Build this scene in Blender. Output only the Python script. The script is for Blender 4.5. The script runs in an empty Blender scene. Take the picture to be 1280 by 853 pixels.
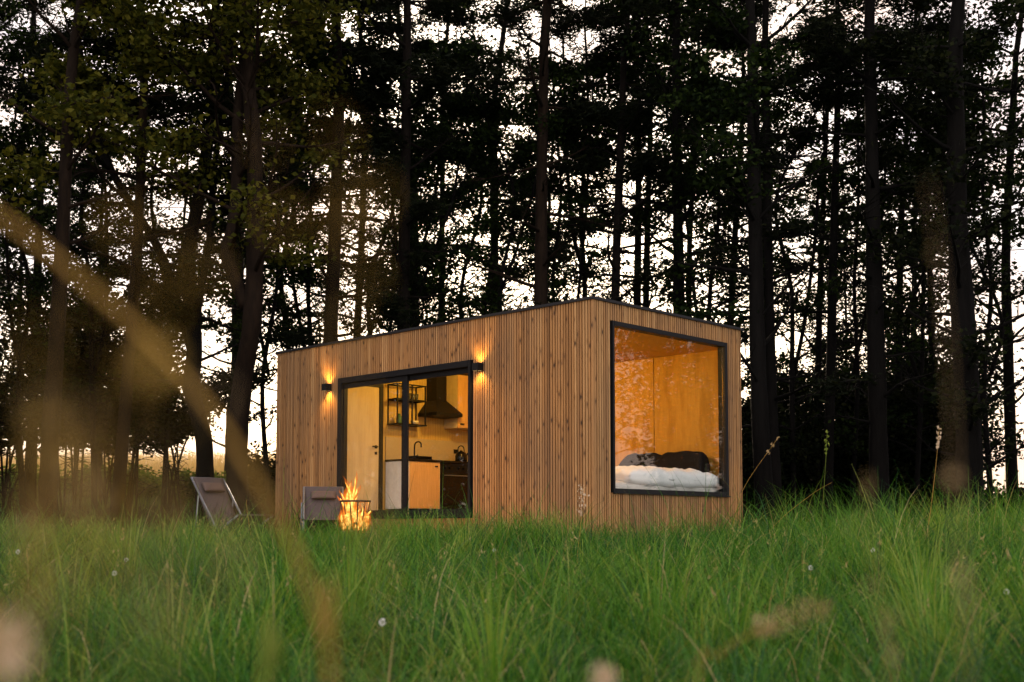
import bpy, bmesh, math, random
import numpy as np
from mathutils import Vector, Matrix

random.seed(7)
RNG = np.random.default_rng(7)
scene = bpy.context.scene
COL = scene.collection
R = math.radians

# ------------------------------------------------------------------ camera numbers
F, PITCH, SHIFT = 1490.1, 0.0689, 131.65        # pixels of the 1280 wide frame, radians
CAM_Z = 0.25
CP, SP = math.cos(PITCH), math.sin(PITCH)
def at(u, v, Y):
    """point on the sight line of (u, v) at distance Y"""
    a, b = (u - 640) / F, -(v - 426.5 - SHIFT) / F
    dx, dy, dz = a, CP - b * SP, SP + b * CP
    t = Y / dy
    return Vector((dx * t, Y, CAM_Z + dz * t))

# cabin frame: local x goes into the depth of the end wall, local y along the long wall
TH = 0.8019
CAB = Vector((0.9772, 14.31, 0.0))
CT, ST = math.cos(TH), math.sin(TH)
CL, CW, CH = 6.573, 3.239, 3.065
def cab(w, l, z=0.0):
    return Vector((CAB.x + CT * w - ST * l, CAB.y + ST * w + CT * l, z))
def to_cab(x, y):
    dx, dy = x - CAB.x, y - CAB.y
    return CT * dx + ST * dy, -ST * dx + CT * dy

def gz(x, y):
    """ground height"""
    x = np.asarray(x, float); y = np.asarray(y, float)
    z = np.interp(y, [-60, 0, 11, 22, 40, 60, 75, 600], [-1.4, -.62, 0, 0, 1.85, 3.0, 3.05, 2.6])
    f = np.interp(x, [-5, 4], [1.0, .55])
    z = np.where(y > 22, z * f, z)
    return z + .05 * np.sin(x * .9 + 1.3) * np.sin(y * .7) * (y < 12)
def gzf(x, y): return float(gz(x, y))

# ------------------------------------------------------------------ object helpers
def tag(o, label=None, cat=None, group=None, kind=None):
    if label: o['label'] = label
    if cat: o['category'] = cat
    if group: o['group'] = group
    if kind: o['kind'] = kind
    return o
def empty(name, loc, rz=0.0, label=None, cat=None, group=None):
    o = bpy.data.objects.new(name, None); COL.objects.link(o)
    o.location = loc; o.rotation_euler = (0, 0, rz); o.empty_display_size = .2
    return tag(o, label, cat, group)
def link(name, me, mat=None, parent=None, loc=None, rz=None):
    o = bpy.data.objects.new(name, me); COL.objects.link(o)
    if mat is not None and not me.materials: me.materials.append(mat)
    if parent is not None: o.parent = parent
    if loc is not None: o.location = loc
    if rz is not None: o.rotation_euler = (0, 0, rz)
    return o
def copy_tree(o, parent=None):
    c = o.copy(); COL.objects.link(c); c.parent = parent
    for ch in list(o.children): copy_tree(ch, c)
    return c

def catmull(pts, n=6):
    pts = [Vector(p) for p in pts]
    if len(pts) < 3: return pts
    out = []
    P = [pts[0] * 2 - pts[1]] + pts + [pts[-1] * 2 - pts[-2]]
    for i in range(1, len(P) - 2):
        a, b, c, d = P[i-1], P[i], P[i+1], P[i+2]
        for k in range(n):
            t = k / n
            out.append(.5 * ((2*b) + (c-a)*t + (2*a-5*b+4*c-d)*t*t + (3*b-a-3*c+d)*t**3))
    out.append(pts[-1]); return out

class MB:
    """collects shapes for one mesh"""
    def __init__(s): s.v, s.f = [], []
    def box(s, x0, x1, y0, y1, z0, z1):
        i = len(s.v)
        s.v += [(x0,y0,z0),(x1,y0,z0),(x1,y1,z0),(x0,y1,z0),(x0,y0,z1),(x1,y0,z1),(x1,y1,z1),(x0,y1,z1)]
        s.f += [(i,i+3,i+2,i+1),(i+4,i+5,i+6,i+7),(i,i+1,i+5,i+4),(i+1,i+2,i+6,i+5),(i+2,i+3,i+7,i+6),(i+3,i,i+4,i+7)]
        return s
    def frustum(s, a, b):
        """a, b: (x0,x1,y0,y1,z)"""
        i = len(s.v)
        for x0,x1,y0,y1,z in (a, b): s.v += [(x0,y0,z),(x1,y0,z),(x1,y1,z),(x0,y1,z)]
        s.f += [(i,i+3,i+2,i+1),(i+4,i+5,i+6,i+7),(i,i+1,i+5,i+4),(i+1,i+2,i+6,i+5),(i+2,i+3,i+7,i+6),(i+3,i,i+4,i+7)]
        return s
    def tube(s, pts, r, n=8, cap=True):
        pts = [Vector(p) for p in pts]; m = len(pts)
        rs = r if isinstance(r, (list, tuple)) else [r] * m
        up = Vector((0, 0, 1)); i0 = len(s.v); prev = None
        for k, p in enumerate(pts):
            t = (pts[min(k+1, m-1)] - pts[max(k-1, 0)])
            t = t.normalized() if t.length > 1e-9 else up
            if prev is None:
                a = t.cross(up)
                if a.length < .1: a = t.cross(Vector((1, 0, 0)))
            else: a = prev - t * prev.dot(t)
            a.normalize(); prev = a; b = t.cross(a)
            for j in range(n):
                q = 2 * math.pi * j / n
                s.v.append(tuple(p + (a * math.cos(q) + b * math.sin(q)) * rs[k]))
        for k in range(m - 1):
            for j in range(n):
                s.f.append((i0+k*n+j, i0+k*n+(j+1) % n, i0+(k+1)*n+(j+1) % n, i0+(k+1)*n+j))
        if cap:
            s.f.append(tuple(i0 + j for j in range(n))[::-1]); s.f.append(tuple(i0+(m-1)*n+j for j in range(n)))
        return s
    def lathe(s, prof, n=20, c=(0, 0, 0)):
        i0 = len(s.v); m = len(prof)
        for r, z in prof:
            for j in range(n):
                q = 2*math.pi*j/n; s.v.append((c[0]+r*math.cos(q), c[1]+r*math.sin(q), c[2]+z))
        for k in range(m-1):
            for j in range(n): s.f.append((i0+k*n+j, i0+k*n+(j+1) % n, i0+(k+1)*n+(j+1) % n, i0+(k+1)*n+j))
        s.f.append(tuple(i0+j for j in range(n))[::-1]); s.f.append(tuple(i0+(m-1)*n+j for j in range(n)))
        return s
    def build(s, name, mat, parent=None, bevel=0, smooth=False, loc=None, rz=None):
        me = bpy.data.meshes.new(name); me.from_pydata(s.v, [], s.f)
        bm = bmesh.new(); bm.from_mesh(me)
        bmesh.ops.recalc_face_normals(bm, faces=bm.faces)
        if bevel: bmesh.ops.bevel(bm, geom=bm.edges[:], offset=bevel, segments=2, affect='EDGES', clamp_overlap=True)
        if smooth:
            for f in bm.faces: f.smooth = True
        bm.to_mesh(me); bm.free()
        return link(name, me, mat, parent, loc, rz)

def np_mesh(name, verts, quads=None, tris=None, attr=None, smooth=False):
    """fast mesh from numpy arrays"""
    me = bpy.data.meshes.new(name)
    verts = np.ascontiguousarray(verts, np.float32)
    nq = 0 if quads is None else len(quads); nt = 0 if tris is None else len(tris)
    loops = np.concatenate([x.ravel() for x in (quads, tris) if x is not None and len(x)]).astype(np.int32)
    start = np.concatenate([np.arange(nq) * 4, nq * 4 + np.arange(nt) * 3]).astype(np.int32)
    me.vertices.add(len(verts)); me.vertices.foreach_set('co', verts.ravel())
    me.loops.add(len(loops)); me.loops.foreach_set('vertex_index', loops)
    me.polygons.add(nq + nt); me.polygons.foreach_set('loop_start', start)
    if smooth: me.polygons.foreach_set('use_smooth', np.ones(nq + nt, bool))
    me.update(calc_edges=True)
    if attr is not None:
        a = me.attributes.new('hue', 'FLOAT', 'FACE'); a.data.foreach_set('value', attr.astype(np.float32))
    return me

# ------------------------------------------------------------------ materials
class NT:
    def __init__(s, name):
        s.m = bpy.data.materials.new(name); s.m.use_nodes = True
        s.t = s.m.node_tree; s.t.nodes.clear(); s.out = s.n('ShaderNodeOutputMaterial')
    def n(s, kind, **kw):
        x = s.t.nodes.new(kind)
        for k, v in kw.items(): setattr(x, k, v)
        return x
    def l(s, a, b): s.t.links.new(a, b)
    def ramp(s, fac, stops, interp='LINEAR'):
        r = s.n('ShaderNodeValToRGB'); r.color_ramp.interpolation = interp
        e = r.color_ramp.elements
        while len(e) < len(stops): e.new(.5)
        for q, (p, c) in zip(e, stops):
            q.position = p; q.color = (c[0], c[1], c[2], 1) if not isinstance(c, (int, float)) else (c, c, c, 1)
        s.l(fac, r.inputs[0]); return r.outputs[0]
    def mix(s, fac, a, b, mode='MIX'):
        x = s.n('ShaderNodeMix', data_type='RGBA', blend_type=mode)
        for sock, v in ((0, fac), (6, a), (7, b)):
            if hasattr(v, 'is_output'): s.l(v, x.inputs[sock])
            else: x.inputs[sock].default_value = v if isinstance(v, (int, float)) else (v[0], v[1], v[2], 1)
        return x.outputs[2]
    def math(s, op, a, b=0.0):
        x = s.n('ShaderNodeMath', operation=op)
        for i, v in enumerate((a, b)):
            if hasattr(v, 'is_output'): s.l(v, x.inputs[i])
            else: x.inputs[i].default_value = v
        return x.outputs[0]
    def coord(s, scale=(1, 1, 1), which='Object'):
        tc = s.n('ShaderNodeTexCoord'); mp = s.n('ShaderNodeMapping'); mp.inputs['Scale'].default_value = scale
        s.l(tc.outputs[which], mp.inputs[0]); return mp.outputs[0]
    def noise(s, vec, scale=5, detail=4, rough=.55, dist=0):
        x = s.n('ShaderNodeTexNoise'); x.inputs['Scale'].default_value = scale; x.inputs['Detail'].default_value = detail
        x.inputs['Roughness'].default_value = rough; x.inputs['Distortion'].default_value = dist
        if vec is not None: s.l(vec, x.inputs['Vector'])
        return x.outputs['Fac']
    def princ(s, base, rough=.6, metal=0, spec=.4, bump=None, bstr=.3, bdist=.01):
        p = s.n('ShaderNodeBsdfPrincipled')
        if hasattr(base, 'is_output'): s.l(base, p.inputs['Base Color'])
        else: p.inputs['Base Color'].default_value = (*base, 1)
        if hasattr(rough, 'is_output'): s.l(rough, p.inputs['Roughness'])
        else: p.inputs['Roughness'].default_value = rough
        p.inputs['Metallic'].default_value = metal; p.inputs['Specular IOR Level'].default_value = spec
        if bump is not None:
            b = s.n('ShaderNodeBump'); b.inputs['Strength'].default_value = bstr; b.inputs['Distance'].default_value = bdist
            s.l(bump, b.inputs['Height']); s.l(b.outputs[0], p.inputs['Normal'])
        s.l(p.outputs[0], s.out.inputs[0]); return p
    def island(s): return s.n('ShaderNodeNewGeometry').outputs['Random Per Island']
    def attr(s): return s.n('ShaderNodeAttribute', attribute_name='hue').outputs['Fac']

M = {}
def simple(name, c, rough=.6, metal=0, spec=.4, var=.25, scale=8):
    t = NT(name); v = t.coord(); n = t.noise(v, scale, 5)
    col = t.mix(n, [x*(1-var) for x in c], [min(1, x*(1+var)) for x in c])
    t.princ(col, rough, metal, spec, n, .08, .005); M[name] = t.m; return t.m

def cladding_mat():
    t = NT('larch_cladding'); isl = t.island()
    base = t.ramp(isl, [(0, (.20,.098,.034)), (.25, (.36,.182,.062)), (.5, (.42,.220,.078)), (.75, (.30,.152,.056)), (1, (.50,.285,.112))])
    # every board has its own stretch of grain and knots
    tc = t.n('ShaderNodeTexCoord'); add = t.n('ShaderNodeVectorMath', operation='ADD'); cmb = t.n('ShaderNodeCombineXYZ')
    t.l(t.math('MULTIPLY', isl, 40), cmb.inputs[2]); t.l(tc.outputs['Object'], add.inputs[0]); t.l(cmb.outputs[0], add.inputs[1])
    def mapped(sc):
        mp = t.n('ShaderNodeMapping'); mp.inputs['Scale'].default_value = sc; t.l(add.outputs[0], mp.inputs[0]); return mp.outputs[0]
    g = t.noise(mapped((60, 60, 2.2)), 1, 6, .65)
    col = t.mix(.85, base, t.ramp(g, [(.25, .55), (.55, 1.0), (.8, 1.25)]), 'MULTIPLY')
    vo = t.n('ShaderNodeTexVoronoi'); vo.inputs['Scale'].default_value = 1; t.l(mapped((15, 15, 7.5)), vo.inputs['Vector'])
    sep = t.n('ShaderNodeSeparateColor'); t.l(vo.outputs['Color'], sep.inputs[0])
    has = t.math('GREATER_THAN', sep.outputs[0], .78)
    kn = t.math('MULTIPLY', t.ramp(vo.outputs['Distance'], [(.10, 1.0), (.26, 0.0)]), has)
    halo = t.math('MULTIPLY', t.ramp(vo.outputs['Distance'], [(.2, .55), (.55, 0.0)]), has)
    col = t.mix(halo, col, (.15, .070, .026))
    col = t.mix(kn, col, (.03, .015, .007))
    big = t.noise(t.coord((1.2, 1.2, .5)), 1.3, 3)
    col = t.mix(t.ramp(big, [(.42, 0.0), (.70, .60)]), col, (.17, .105, .058))
    t.princ(col, .68, 0, .3, g, .25, .004); M['cladding'] = t.m
def ply_mat(name, c0, c1, ax):
    t = NT(name); v = t.coord(ax)
    d = t.noise(v, 1.6, 3, .5)
    w = t.n('ShaderNodeTexWave', wave_type='BANDS', bands_direction='X'); w.inputs['Scale'].default_value = 2.6
    w.inputs['Distortion'].default_value = 9; w.inputs['Detail'].default_value = 3; w.inputs['Detail Scale'].default_value = .7
    t.l(v, w.inputs['Vector'])
    f = t.math('ADD', t.math('MULTIPLY', w.outputs['Fac'], .55), t.math('MULTIPLY', d, .5))
    fine = t.noise(t.coord((40, 40, 3)), 1, 4)
    col = t.mix(.5, t.ramp(f, [(.2, c0), (.8, c1)]), t.ramp(fine, [(.3, .8), (.7, 1.1)]), 'MULTIPLY')
    t.princ(col, .5, 0, .35, f, .05, .003); M[name] = t.m
cladding_mat()
ply_mat('plywood', (.46,.235,.030), (.60,.33,.055), (2.2, 2.2, .55))
ply_mat('cabinet_ply', (.50,.28,.10), (.70,.42,.17), (5, 5, 1.1))
ply_mat('mustard_ply', (.50,.33,.095), (.60,.41,.13), (2.2, 2.2, .55))
ply_mat('pale_wood', (.62,.47,.27), (.66,.51,.30), (.6, .6, .6))
simple('black_metal', (.006,.006,.007), .5, 0, .22, .2, 12)
simple('roof_metal', (.010,.010,.012), .6, .0, .3)
simple('black_gloss', (.006,.006,.0065), .25, 0, .3, .1)
simple('white_paint', (.72,.69,.64), .5)
simple('backing', (.02,.015,.012), .9)
simple('floor_oak', (.36,.24,.13), .5)
simple('tube_steel', (.17,.18,.20), .45, .4, .4)
simple('sling_fabric', (.075,.062,.060), .9, 0, .1, .15, 60)
simple('pillow_taupe', (.10,.072,.060), .9, 0, .1, .15, 50)
simple('white_linen', (.86,.85,.84), .9, 0, .15, .05, 14)
simple('dark_linen', (.015,.014,.016), .9, 0, .1, .2, 20)
simple('brown_wool', (.13,.075,.04), .95, 0, .1, .25, 60)
simple('mattress_cloth', (.55,.52,.48), .9)
simple('charred_wood', (.03,.02,.015), .9)
simple('rust_iron', (.035,.022,.017), .7, .4)
simple('skid_timber', (.16,.09,.045), .8)
simple('jar_green', (.05,.12,.05), .4)
simple('ceramic', (.7,.62,.5), .35)
simple('wire', (.02,.02,.02), .6)
simple('petal', (.75,.74,.70), .8)
simple('stone_splash', (.46,.35,.19), .45, 0, .4, .12, 20)

def glass_mat():
    t = NT('window_glass'); lw = t.n('ShaderNodeLayerWeight'); lw.inputs[0].default_value = .5     # Schlick reflectance, the same from either side
    refl = t.math('ADD', t.math('MULTIPLY', t.math('POWER', lw.outputs['Facing'], 5.0), .9), .062)
    tr = t.n('ShaderNodeBsdfTransparent'); gl = t.n('ShaderNodeBsdfGlossy'); gl.inputs['Roughness'].default_value = .0
    tr.inputs[0].default_value = (.93, .95, .94, 1)
    mx = t.n('ShaderNodeMixShader'); t.l(refl, mx.inputs[0]); t.l(tr.outputs[0], mx.inputs[1]); t.l(gl.outputs[0], mx.inputs[2])
    t.l(mx.outputs[0], t.out.inputs[0]); M['glass'] = t.m
    t = NT('tumbler_glass'); p = t.princ((.9, .93, .92), .05); p.inputs['Transmission Weight'].default_value = .9; M['tumbler'] = t.m
glass_mat()

def emit(name, c, strength):
    t = NT(name); e = t.n('ShaderNodeEmission'); e.inputs[0].default_value = (*c, 1); e.inputs[1].default_value = strength
    t.l(e.outputs[0], t.out.inputs[0]); M[name] = t.m
emit('lamp_glow', (1, .62, .22), 30)
def flame_mat():
    t = NT('flame'); lw = t.n('ShaderNodeLayerWeight'); lw.inputs[0].default_value = .35
    e = t.n('ShaderNodeEmission')
    nz = t.noise(t.coord((22, 22, 9)), 1, 3, .6)
    f = t.math('ADD', lw.outputs['Facing'], t.math('MULTIPLY', t.math('SUBTRACT', nz, .5), 1.1))
    t.l(t.ramp(f, [(.05, (1, .55, .12)), (.38, (1, .33, .025)), (.75, (1, .15, .006))]), e.inputs[0])
    t.l(t.ramp(f, [(.0, 1.0), (.30, .34), (.75, .13)]), e.inputs[1]); st = t.math('MULTIPLY', t.ramp(f, [(.0, 1.0), (.30, .34), (.75, .16)]), 2.0); t.l(st, e.inputs[1])
    tr = t.n('ShaderNodeBsdfTransparent'); mx = t.n('ShaderNodeMixShader')
    t.l(t.ramp(f, [(.30, .0), (.80, .95)]), mx.inputs[0]); t.l(e.outputs[0], mx.inputs[1]); t.l(tr.outputs[0], mx.inputs[2])
    t.l(mx.outputs[0], t.out.inputs[0]); M['flame'] = t.m
flame_mat()
def flame_edge_mat():
    t = NT('flame_edge'); lw = t.n('ShaderNodeLayerWeight'); lw.inputs[0].default_value = .5; nz = t.noise(t.coord((14, 14, 6)), 1, 3, .6)
    e = t.n('ShaderNodeEmission'); e.inputs[0].default_value = (1, .20, .015, 1); e.inputs[1].default_value = .62
    tr = t.n('ShaderNodeBsdfTransparent'); mx = t.n('ShaderNodeMixShader')
    a = t.math('MULTIPLY', t.ramp(lw.outputs['Facing'], [(.2, .42), (.85, 0.0)]), t.ramp(nz, [(.3, .25), (.65, 1.0)]))
    t.l(a, mx.inputs[0]); t.l(tr.outputs[0], mx.inputs[1]); t.l(e.outputs[0], mx.inputs[2]); t.l(mx.outputs[0], t.out.inputs[0]); M['flame_edge'] = t.m
flame_edge_mat()

def leaf_mat(name, stops, trans=.35, use_attr=False, rough=.7, spec=.06):
    t = NT(name); h = t.attr() if use_attr else t.island()
    col = t.ramp(h, stops)
    p = t.n('ShaderNodeBsdfPrincipled'); p.inputs['Roughness'].default_value = rough; p.inputs['Specular IOR Level'].default_value = spec
    t.l(col, p.inputs['Base Color'])
    tb = t.n('ShaderNodeBsdfTranslucent'); t.l(t.mix(1, col, (1.3, 1.3, .7), 'MULTIPLY'), tb.inputs[0])
    mx = t.n('ShaderNodeMixShader'); mx.inputs[0].default_value = trans
    t.l(p.outputs[0], mx.inputs[1]); t.l(tb.outputs[0], mx.inputs[2]); t.l(mx.outputs[0], t.out.inputs[0]); M[name] = t.m
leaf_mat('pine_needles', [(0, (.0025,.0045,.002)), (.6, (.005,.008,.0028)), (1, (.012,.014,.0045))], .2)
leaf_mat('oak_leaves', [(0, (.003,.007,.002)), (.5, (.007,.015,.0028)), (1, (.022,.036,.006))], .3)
leaf_mat('lit_leaves', [(0, (.018,.022,.003)), (.5, (.046,.052,.006)), (1, (.10,.090,.011))], .35)  # light on the left crowns is put into these paler leaf colours
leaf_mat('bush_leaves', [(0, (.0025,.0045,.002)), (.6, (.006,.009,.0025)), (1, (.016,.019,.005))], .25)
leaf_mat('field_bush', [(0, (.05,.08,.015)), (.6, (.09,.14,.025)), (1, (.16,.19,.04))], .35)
leaf_mat('meadow_grass', [(0, (.022,.085,.030)), (.15, (.010,.055,.009)), (.35, (.038,.140,.014)), (.70, (.105,.240,.022)), (.87, (.26,.34,.055)), (.94, (.33,.26,.11)), (1, (.48,.37,.20))], .38, True, .5, .2)
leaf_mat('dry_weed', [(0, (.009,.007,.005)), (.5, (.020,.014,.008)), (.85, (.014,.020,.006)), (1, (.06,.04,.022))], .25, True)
leaf_mat('wheat', [(0, (.42,.27,.13)), (1, (.66,.46,.25))], .45, True)
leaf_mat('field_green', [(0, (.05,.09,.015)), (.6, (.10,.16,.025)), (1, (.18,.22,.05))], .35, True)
leaf_mat('straw', [(0, (.36,.22,.050)), (1, (.50,.32,.09))], .4, False)
leaf_mat('seed_husk', [(0, (.27,.18,.085)), (1, (.46,.33,.18))], .35, False)
leaf_mat('pale_husk', [(0, (.50,.38,.28)), (1, (.72,.58,.46))], .35, False)
leaf_mat('green_blade', [(0, (.14,.22,.03)), (1, (.26,.30,.06))], .45, False)

def bark_mat(name, c):
    t = NT(name); v = t.coord((9, 9, 1.6)); n = t.noise(v, 1.6, 7, .65)
    t.princ(t.ramp(n, [(.3, [x*.45 for x in c]), (.7, [x*1.4 for x in c])]), .9, 0, .1, n, .8, .03); M[name] = t.m
bark_mat('pine_bark', (.006,.0042,.003))
bark_mat('warm_bark', (.011,.0065,.0036))
bark_mat('dark_bark', (.0035,.003,.0024))

def ground_mat():
    t = NT('meadow_soil'); v = t.coord(); n = t.noise(v, .9, 8, .65); n2 = t.noise(v, 14, 5, .7)
    sep = t.n('ShaderNodeSeparateXYZ'); t.l(v, sep.inputs[0])
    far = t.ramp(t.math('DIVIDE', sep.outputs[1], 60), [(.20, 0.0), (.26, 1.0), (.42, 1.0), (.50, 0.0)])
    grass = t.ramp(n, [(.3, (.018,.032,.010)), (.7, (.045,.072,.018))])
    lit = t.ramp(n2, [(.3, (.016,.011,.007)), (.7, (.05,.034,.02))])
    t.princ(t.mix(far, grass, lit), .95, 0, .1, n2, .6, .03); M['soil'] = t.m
ground_mat()

# ------------------------------------------------------------------ ground
def build_ground():
    xs = np.concatenate([np.linspace(-400, -30, 12), np.linspace(-25, 25, 71), np.linspace(30, 400, 12)])
    ys = np.concatenate([np.linspace(-80, -4, 6), np.linspace(-3, 26, 59), np.linspace(28, 80, 27), np.linspace(100, 700, 7)])
    X, Y = np.meshgrid(xs, ys); V = np.stack([X, Y, gz(X, Y)], -1).reshape(-1, 3)
    nx, ny = len(xs), len(ys); i = np.arange(nx * ny).reshape(ny, nx)
    q = np.stack([i[:-1, :-1], i[:-1, 1:], i[1:, 1:], i[1:, :-1]], -1).reshape(-1, 4)
    o = link('ground', np_mesh('ground', V, q, smooth=True), M['soil']); o['kind'] = 'structure'
build_ground()

# ------------------------------------------------------------------ cabin
OPEN_L0, OPEN_L1, OPEN_Z0, OPEN_Z1 = 2.113, 4.973, .39, 2.495      # sliding door opening in the long wall
WIN_W0, WIN_W1, WIN_Z0, WIN_Z1 = .367, 2.873, .690, 2.814           # picture window in the end wall
BASE = .10
cabin = empty('cabin', CAB, TH, 'flat roofed tiny cabin clad in vertical knotty larch boards standing in the meadow', 'cabin')
T = .11
FL = .50      # floor level
def cabin_shell():
    m = MB()     # wall cores behind the boards (the dark breather membrane shows in the gaps between boards)
    m.box(.03, T, OPEN_L1, CL-.03, BASE, CH-.06); m.box(.03, T, .03, OPEN_L0, BASE, CH-.06)
    m.box(.03, T, OPEN_L0, OPEN_L1, BASE, OPEN_Z0); m.box(.03, T, OPEN_L0, OPEN_L1, OPEN_Z1, CH-.06)
    m.box(T, WIN_W0, .03, T, BASE, CH-.06); m.box(WIN_W1, CW-.03, .03, T, BASE, CH-.06)
    m.box(WIN_W0, WIN_W1, .03, T, BASE, WIN_Z0); m.box(WIN_W0, WIN_W1, .03, T, WIN_Z1, CH-.06)
    m.box(CW-T, CW-.03, T, CL-T, BASE, CH-.06); m.box(T, CW-.03, CL-T, CL-.03, BASE, CH-.06)
    m.build('wall_core', M['backing'], cabin)
    rnd = random.Random(3)
    def boards(a, b):
        out = []; p = a
        while p < b - .012:
            w = rnd.choice([.027, .027, .028, .029, .026]); w = min(w, b - p)
            out.append((p, p + w)); p += w + rnd.choice([.016, .017, .018])
        return out
    top = CH - .035
    m = MB()
    for a, b in boards(0, CL):
        d = rnd.uniform(-.002, .002); mid = (a + b) / 2; x0 = d
        if OPEN_L0 < b and a < OPEN_L1:
            m.box(x0, .027, a, b, OPEN_Z1 + .002, top); m.box(x0, .027, a, b, BASE - .02, OPEN_Z0 - .002)
        else: m.box(x0, .027, a, b, BASE - .02, top)
    m.build('long_wall_cladding', M['cladding'], cabin)
    m = MB()
    for a, b in boards(.031, CW - .001):
        d = rnd.uniform(-.003, .004)
        if WIN_W0 < b and a < WIN_W1:
            m.box(a, b, d, .027, WIN_Z1 + .002, top); m.box(a, b, d, .027, BASE - .02, WIN_Z0 - .002)
        else: m.box(a, b, d, .027, BASE - .02, top)
    m.build('end_wall_cladding', M['cladding'], cabin)
    m = MB()
    for a, b in boards(.031, CL - .001): m.box(CW - .027, CW + rnd.uniform(-.002, .004), a, b, BASE - .02, top)
    for a, b in boards(.031, CW - .031): m.box(a, b, CL - .027, CL + rnd.uniform(-.002, .004), BASE - .02, top)
    m.build('rear_wall_cladding', M['cladding'], cabin)
    # roof with its dark metal edge
    m = MB(); m.box(.03, CW-.03, .03, CL-.03, CH - .058, CH - .012)
    roof = m.build('roof', M['roof_metal'], cabin)
    m = MB(); e = .022
    m.box(-e, .04, -e, CL+e, CH-.034, CH); m.box(CW-.04, CW+e, -e, CL+e, CH-.034, CH)
    m.box(.041, CW-.041, -e, .04, CH-.034, CH); m.box(.041, CW-.041, CL-.04, CL+e, CH-.034, CH)
    m.build('roof_edge', M['roof_metal'], roof)
    # inside lining
    C = 2.775
    m = MB()
    m.box(CW-T-.022, CW-T-.002, T+.022, 1.438, FL, C); m.box(CW-T-.022, CW-T-.002, 1.452, 2.69, FL, C)
    m.box(CW-T-.022, CW-T-.002, 2.696, 3.94, FL, C); m.box(CW-T-.022, CW-T-.002, 3.946, CL-T-.022, FL, C)
    m.box(T+.002, T+.02, T+.022, OPEN_L0-.01, FL, C); m.box(T+.002, T+.02, OPEN_L1+.01, CL-T-.022, FL, C)
    m.box(T+.002, T+.02, OPEN_L0-.008, OPEN_L1+.008, OPEN_Z1+.01, C)
    m.box(T+.024, WIN_W0-.004, T+.002, T+.02, FL, C); m.box(WIN_W1+.004, CW-T-.024, T+.002, T+.02, FL, C)
    m.box(WIN_W0-.002, WIN_W1+.002, T+.002, T+.02, FL, WIN_Z0-.004)
    m.box(T+.024, CW-T-.024, CL-T-.02, CL-T-.002, FL, C)
    m.build('plywood_lining', M['plywood'], cabin)
    MB().box(T+.002, CW-T-.002, T+.002, CL-T-.002, C+.002, C+.03).build('ceiling', M['plywood'], cabin)
    MB().box(T+.001, CW-T-.001, T+.001, CL-T-.001, FL-.09, FL-.002).build('floor', M['floor_oak'], cabin)
    for x in (.55, CW-.75):
        MB().box(x, x+.2, .15, CL-.15, -.05, BASE-.001).build('skid', M['skid_timber'], cabin)
cabin_shell()

def cabin_door():
    d = MB(); a, b, z0, z1 = OPEN_L0, OPEN_L1, OPEN_Z0, OPEN_Z1
    x0, x1 = -.022, .10; f = .085
    d.box(x0, x1, a, a+f*.55, z0, z1); d.box(x0, x1, b-f*1.1, b, z0, z1)
    d.box(x0, x1, a+f*.55, b-f*1.1, z1-f, z1); d.box(x0, x1, a+f*.55, b-f*1.1, z0, z0+.10)
    fr = d.build('sliding_door', M['black_metal'], cabin, bevel=.004)
    tag(fr, 'black framed two panel glazed sliding door')
    mid = 3.51
    for lo, hi, xo in ((a+f*.55, mid+.085, .055), (mid-.085, b-f*1.1, .015)):
        s = .05; m = MB(); zb, zt = z0+.101, z1-f-.001; lo += .001; hi -= .001
        wlo = .095 if lo > 3 else .016; whi = .095 if lo < 3 else .016
        m.box(xo, xo+.036, lo, lo+wlo, zb, zt); m.box(xo, xo+.036, hi-whi, hi, zb, zt)
        m.box(xo, xo+.036, lo+wlo, hi-whi, zt-.075, zt); m.box(xo, xo+.036, lo+wlo, hi-whi, zb, zb+.022)
        sash = m.build('sash', M['black_metal'], fr, bevel=.003)
        MB().box(xo+.014, xo+.022, lo+wlo-.005, hi-whi+.005, zb+.017, zt-.07).build('glass_pane', M['glass'], fr)
    w = MB(); a, b, z0, z1 = WIN_W0, WIN_W1, WIN_Z0, WIN_Z1; f = .052
    w.box(a, a+f*.75, -.014, .11, z0, z1); w.box(b-f*1.3, b, -.014, .11, z0, z1)
    w.box(a+f*.75, b-f*1.3, -.014, .11, z1-f*1.15, z1); w.box(a+f*.75, b-f*1.3, -.014, .11, z0, z0+f)
    wf = w.build('picture_window', M['black_metal'], cabin, bevel=.004)
    tag(wf, 'large black framed picture window')
    MB().box(a+f*.7, b-f*1.5, .02, .032, z0+f-.005, z1-f*1.1).build('glass_pane', M['glass'], wf)
    m = MB(); m.box(a-.008, b+.008, -.030, -.0145, z0-.010, z0+.004); m.build('window_sill', M['black_metal'], wf)
cabin_door()

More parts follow.
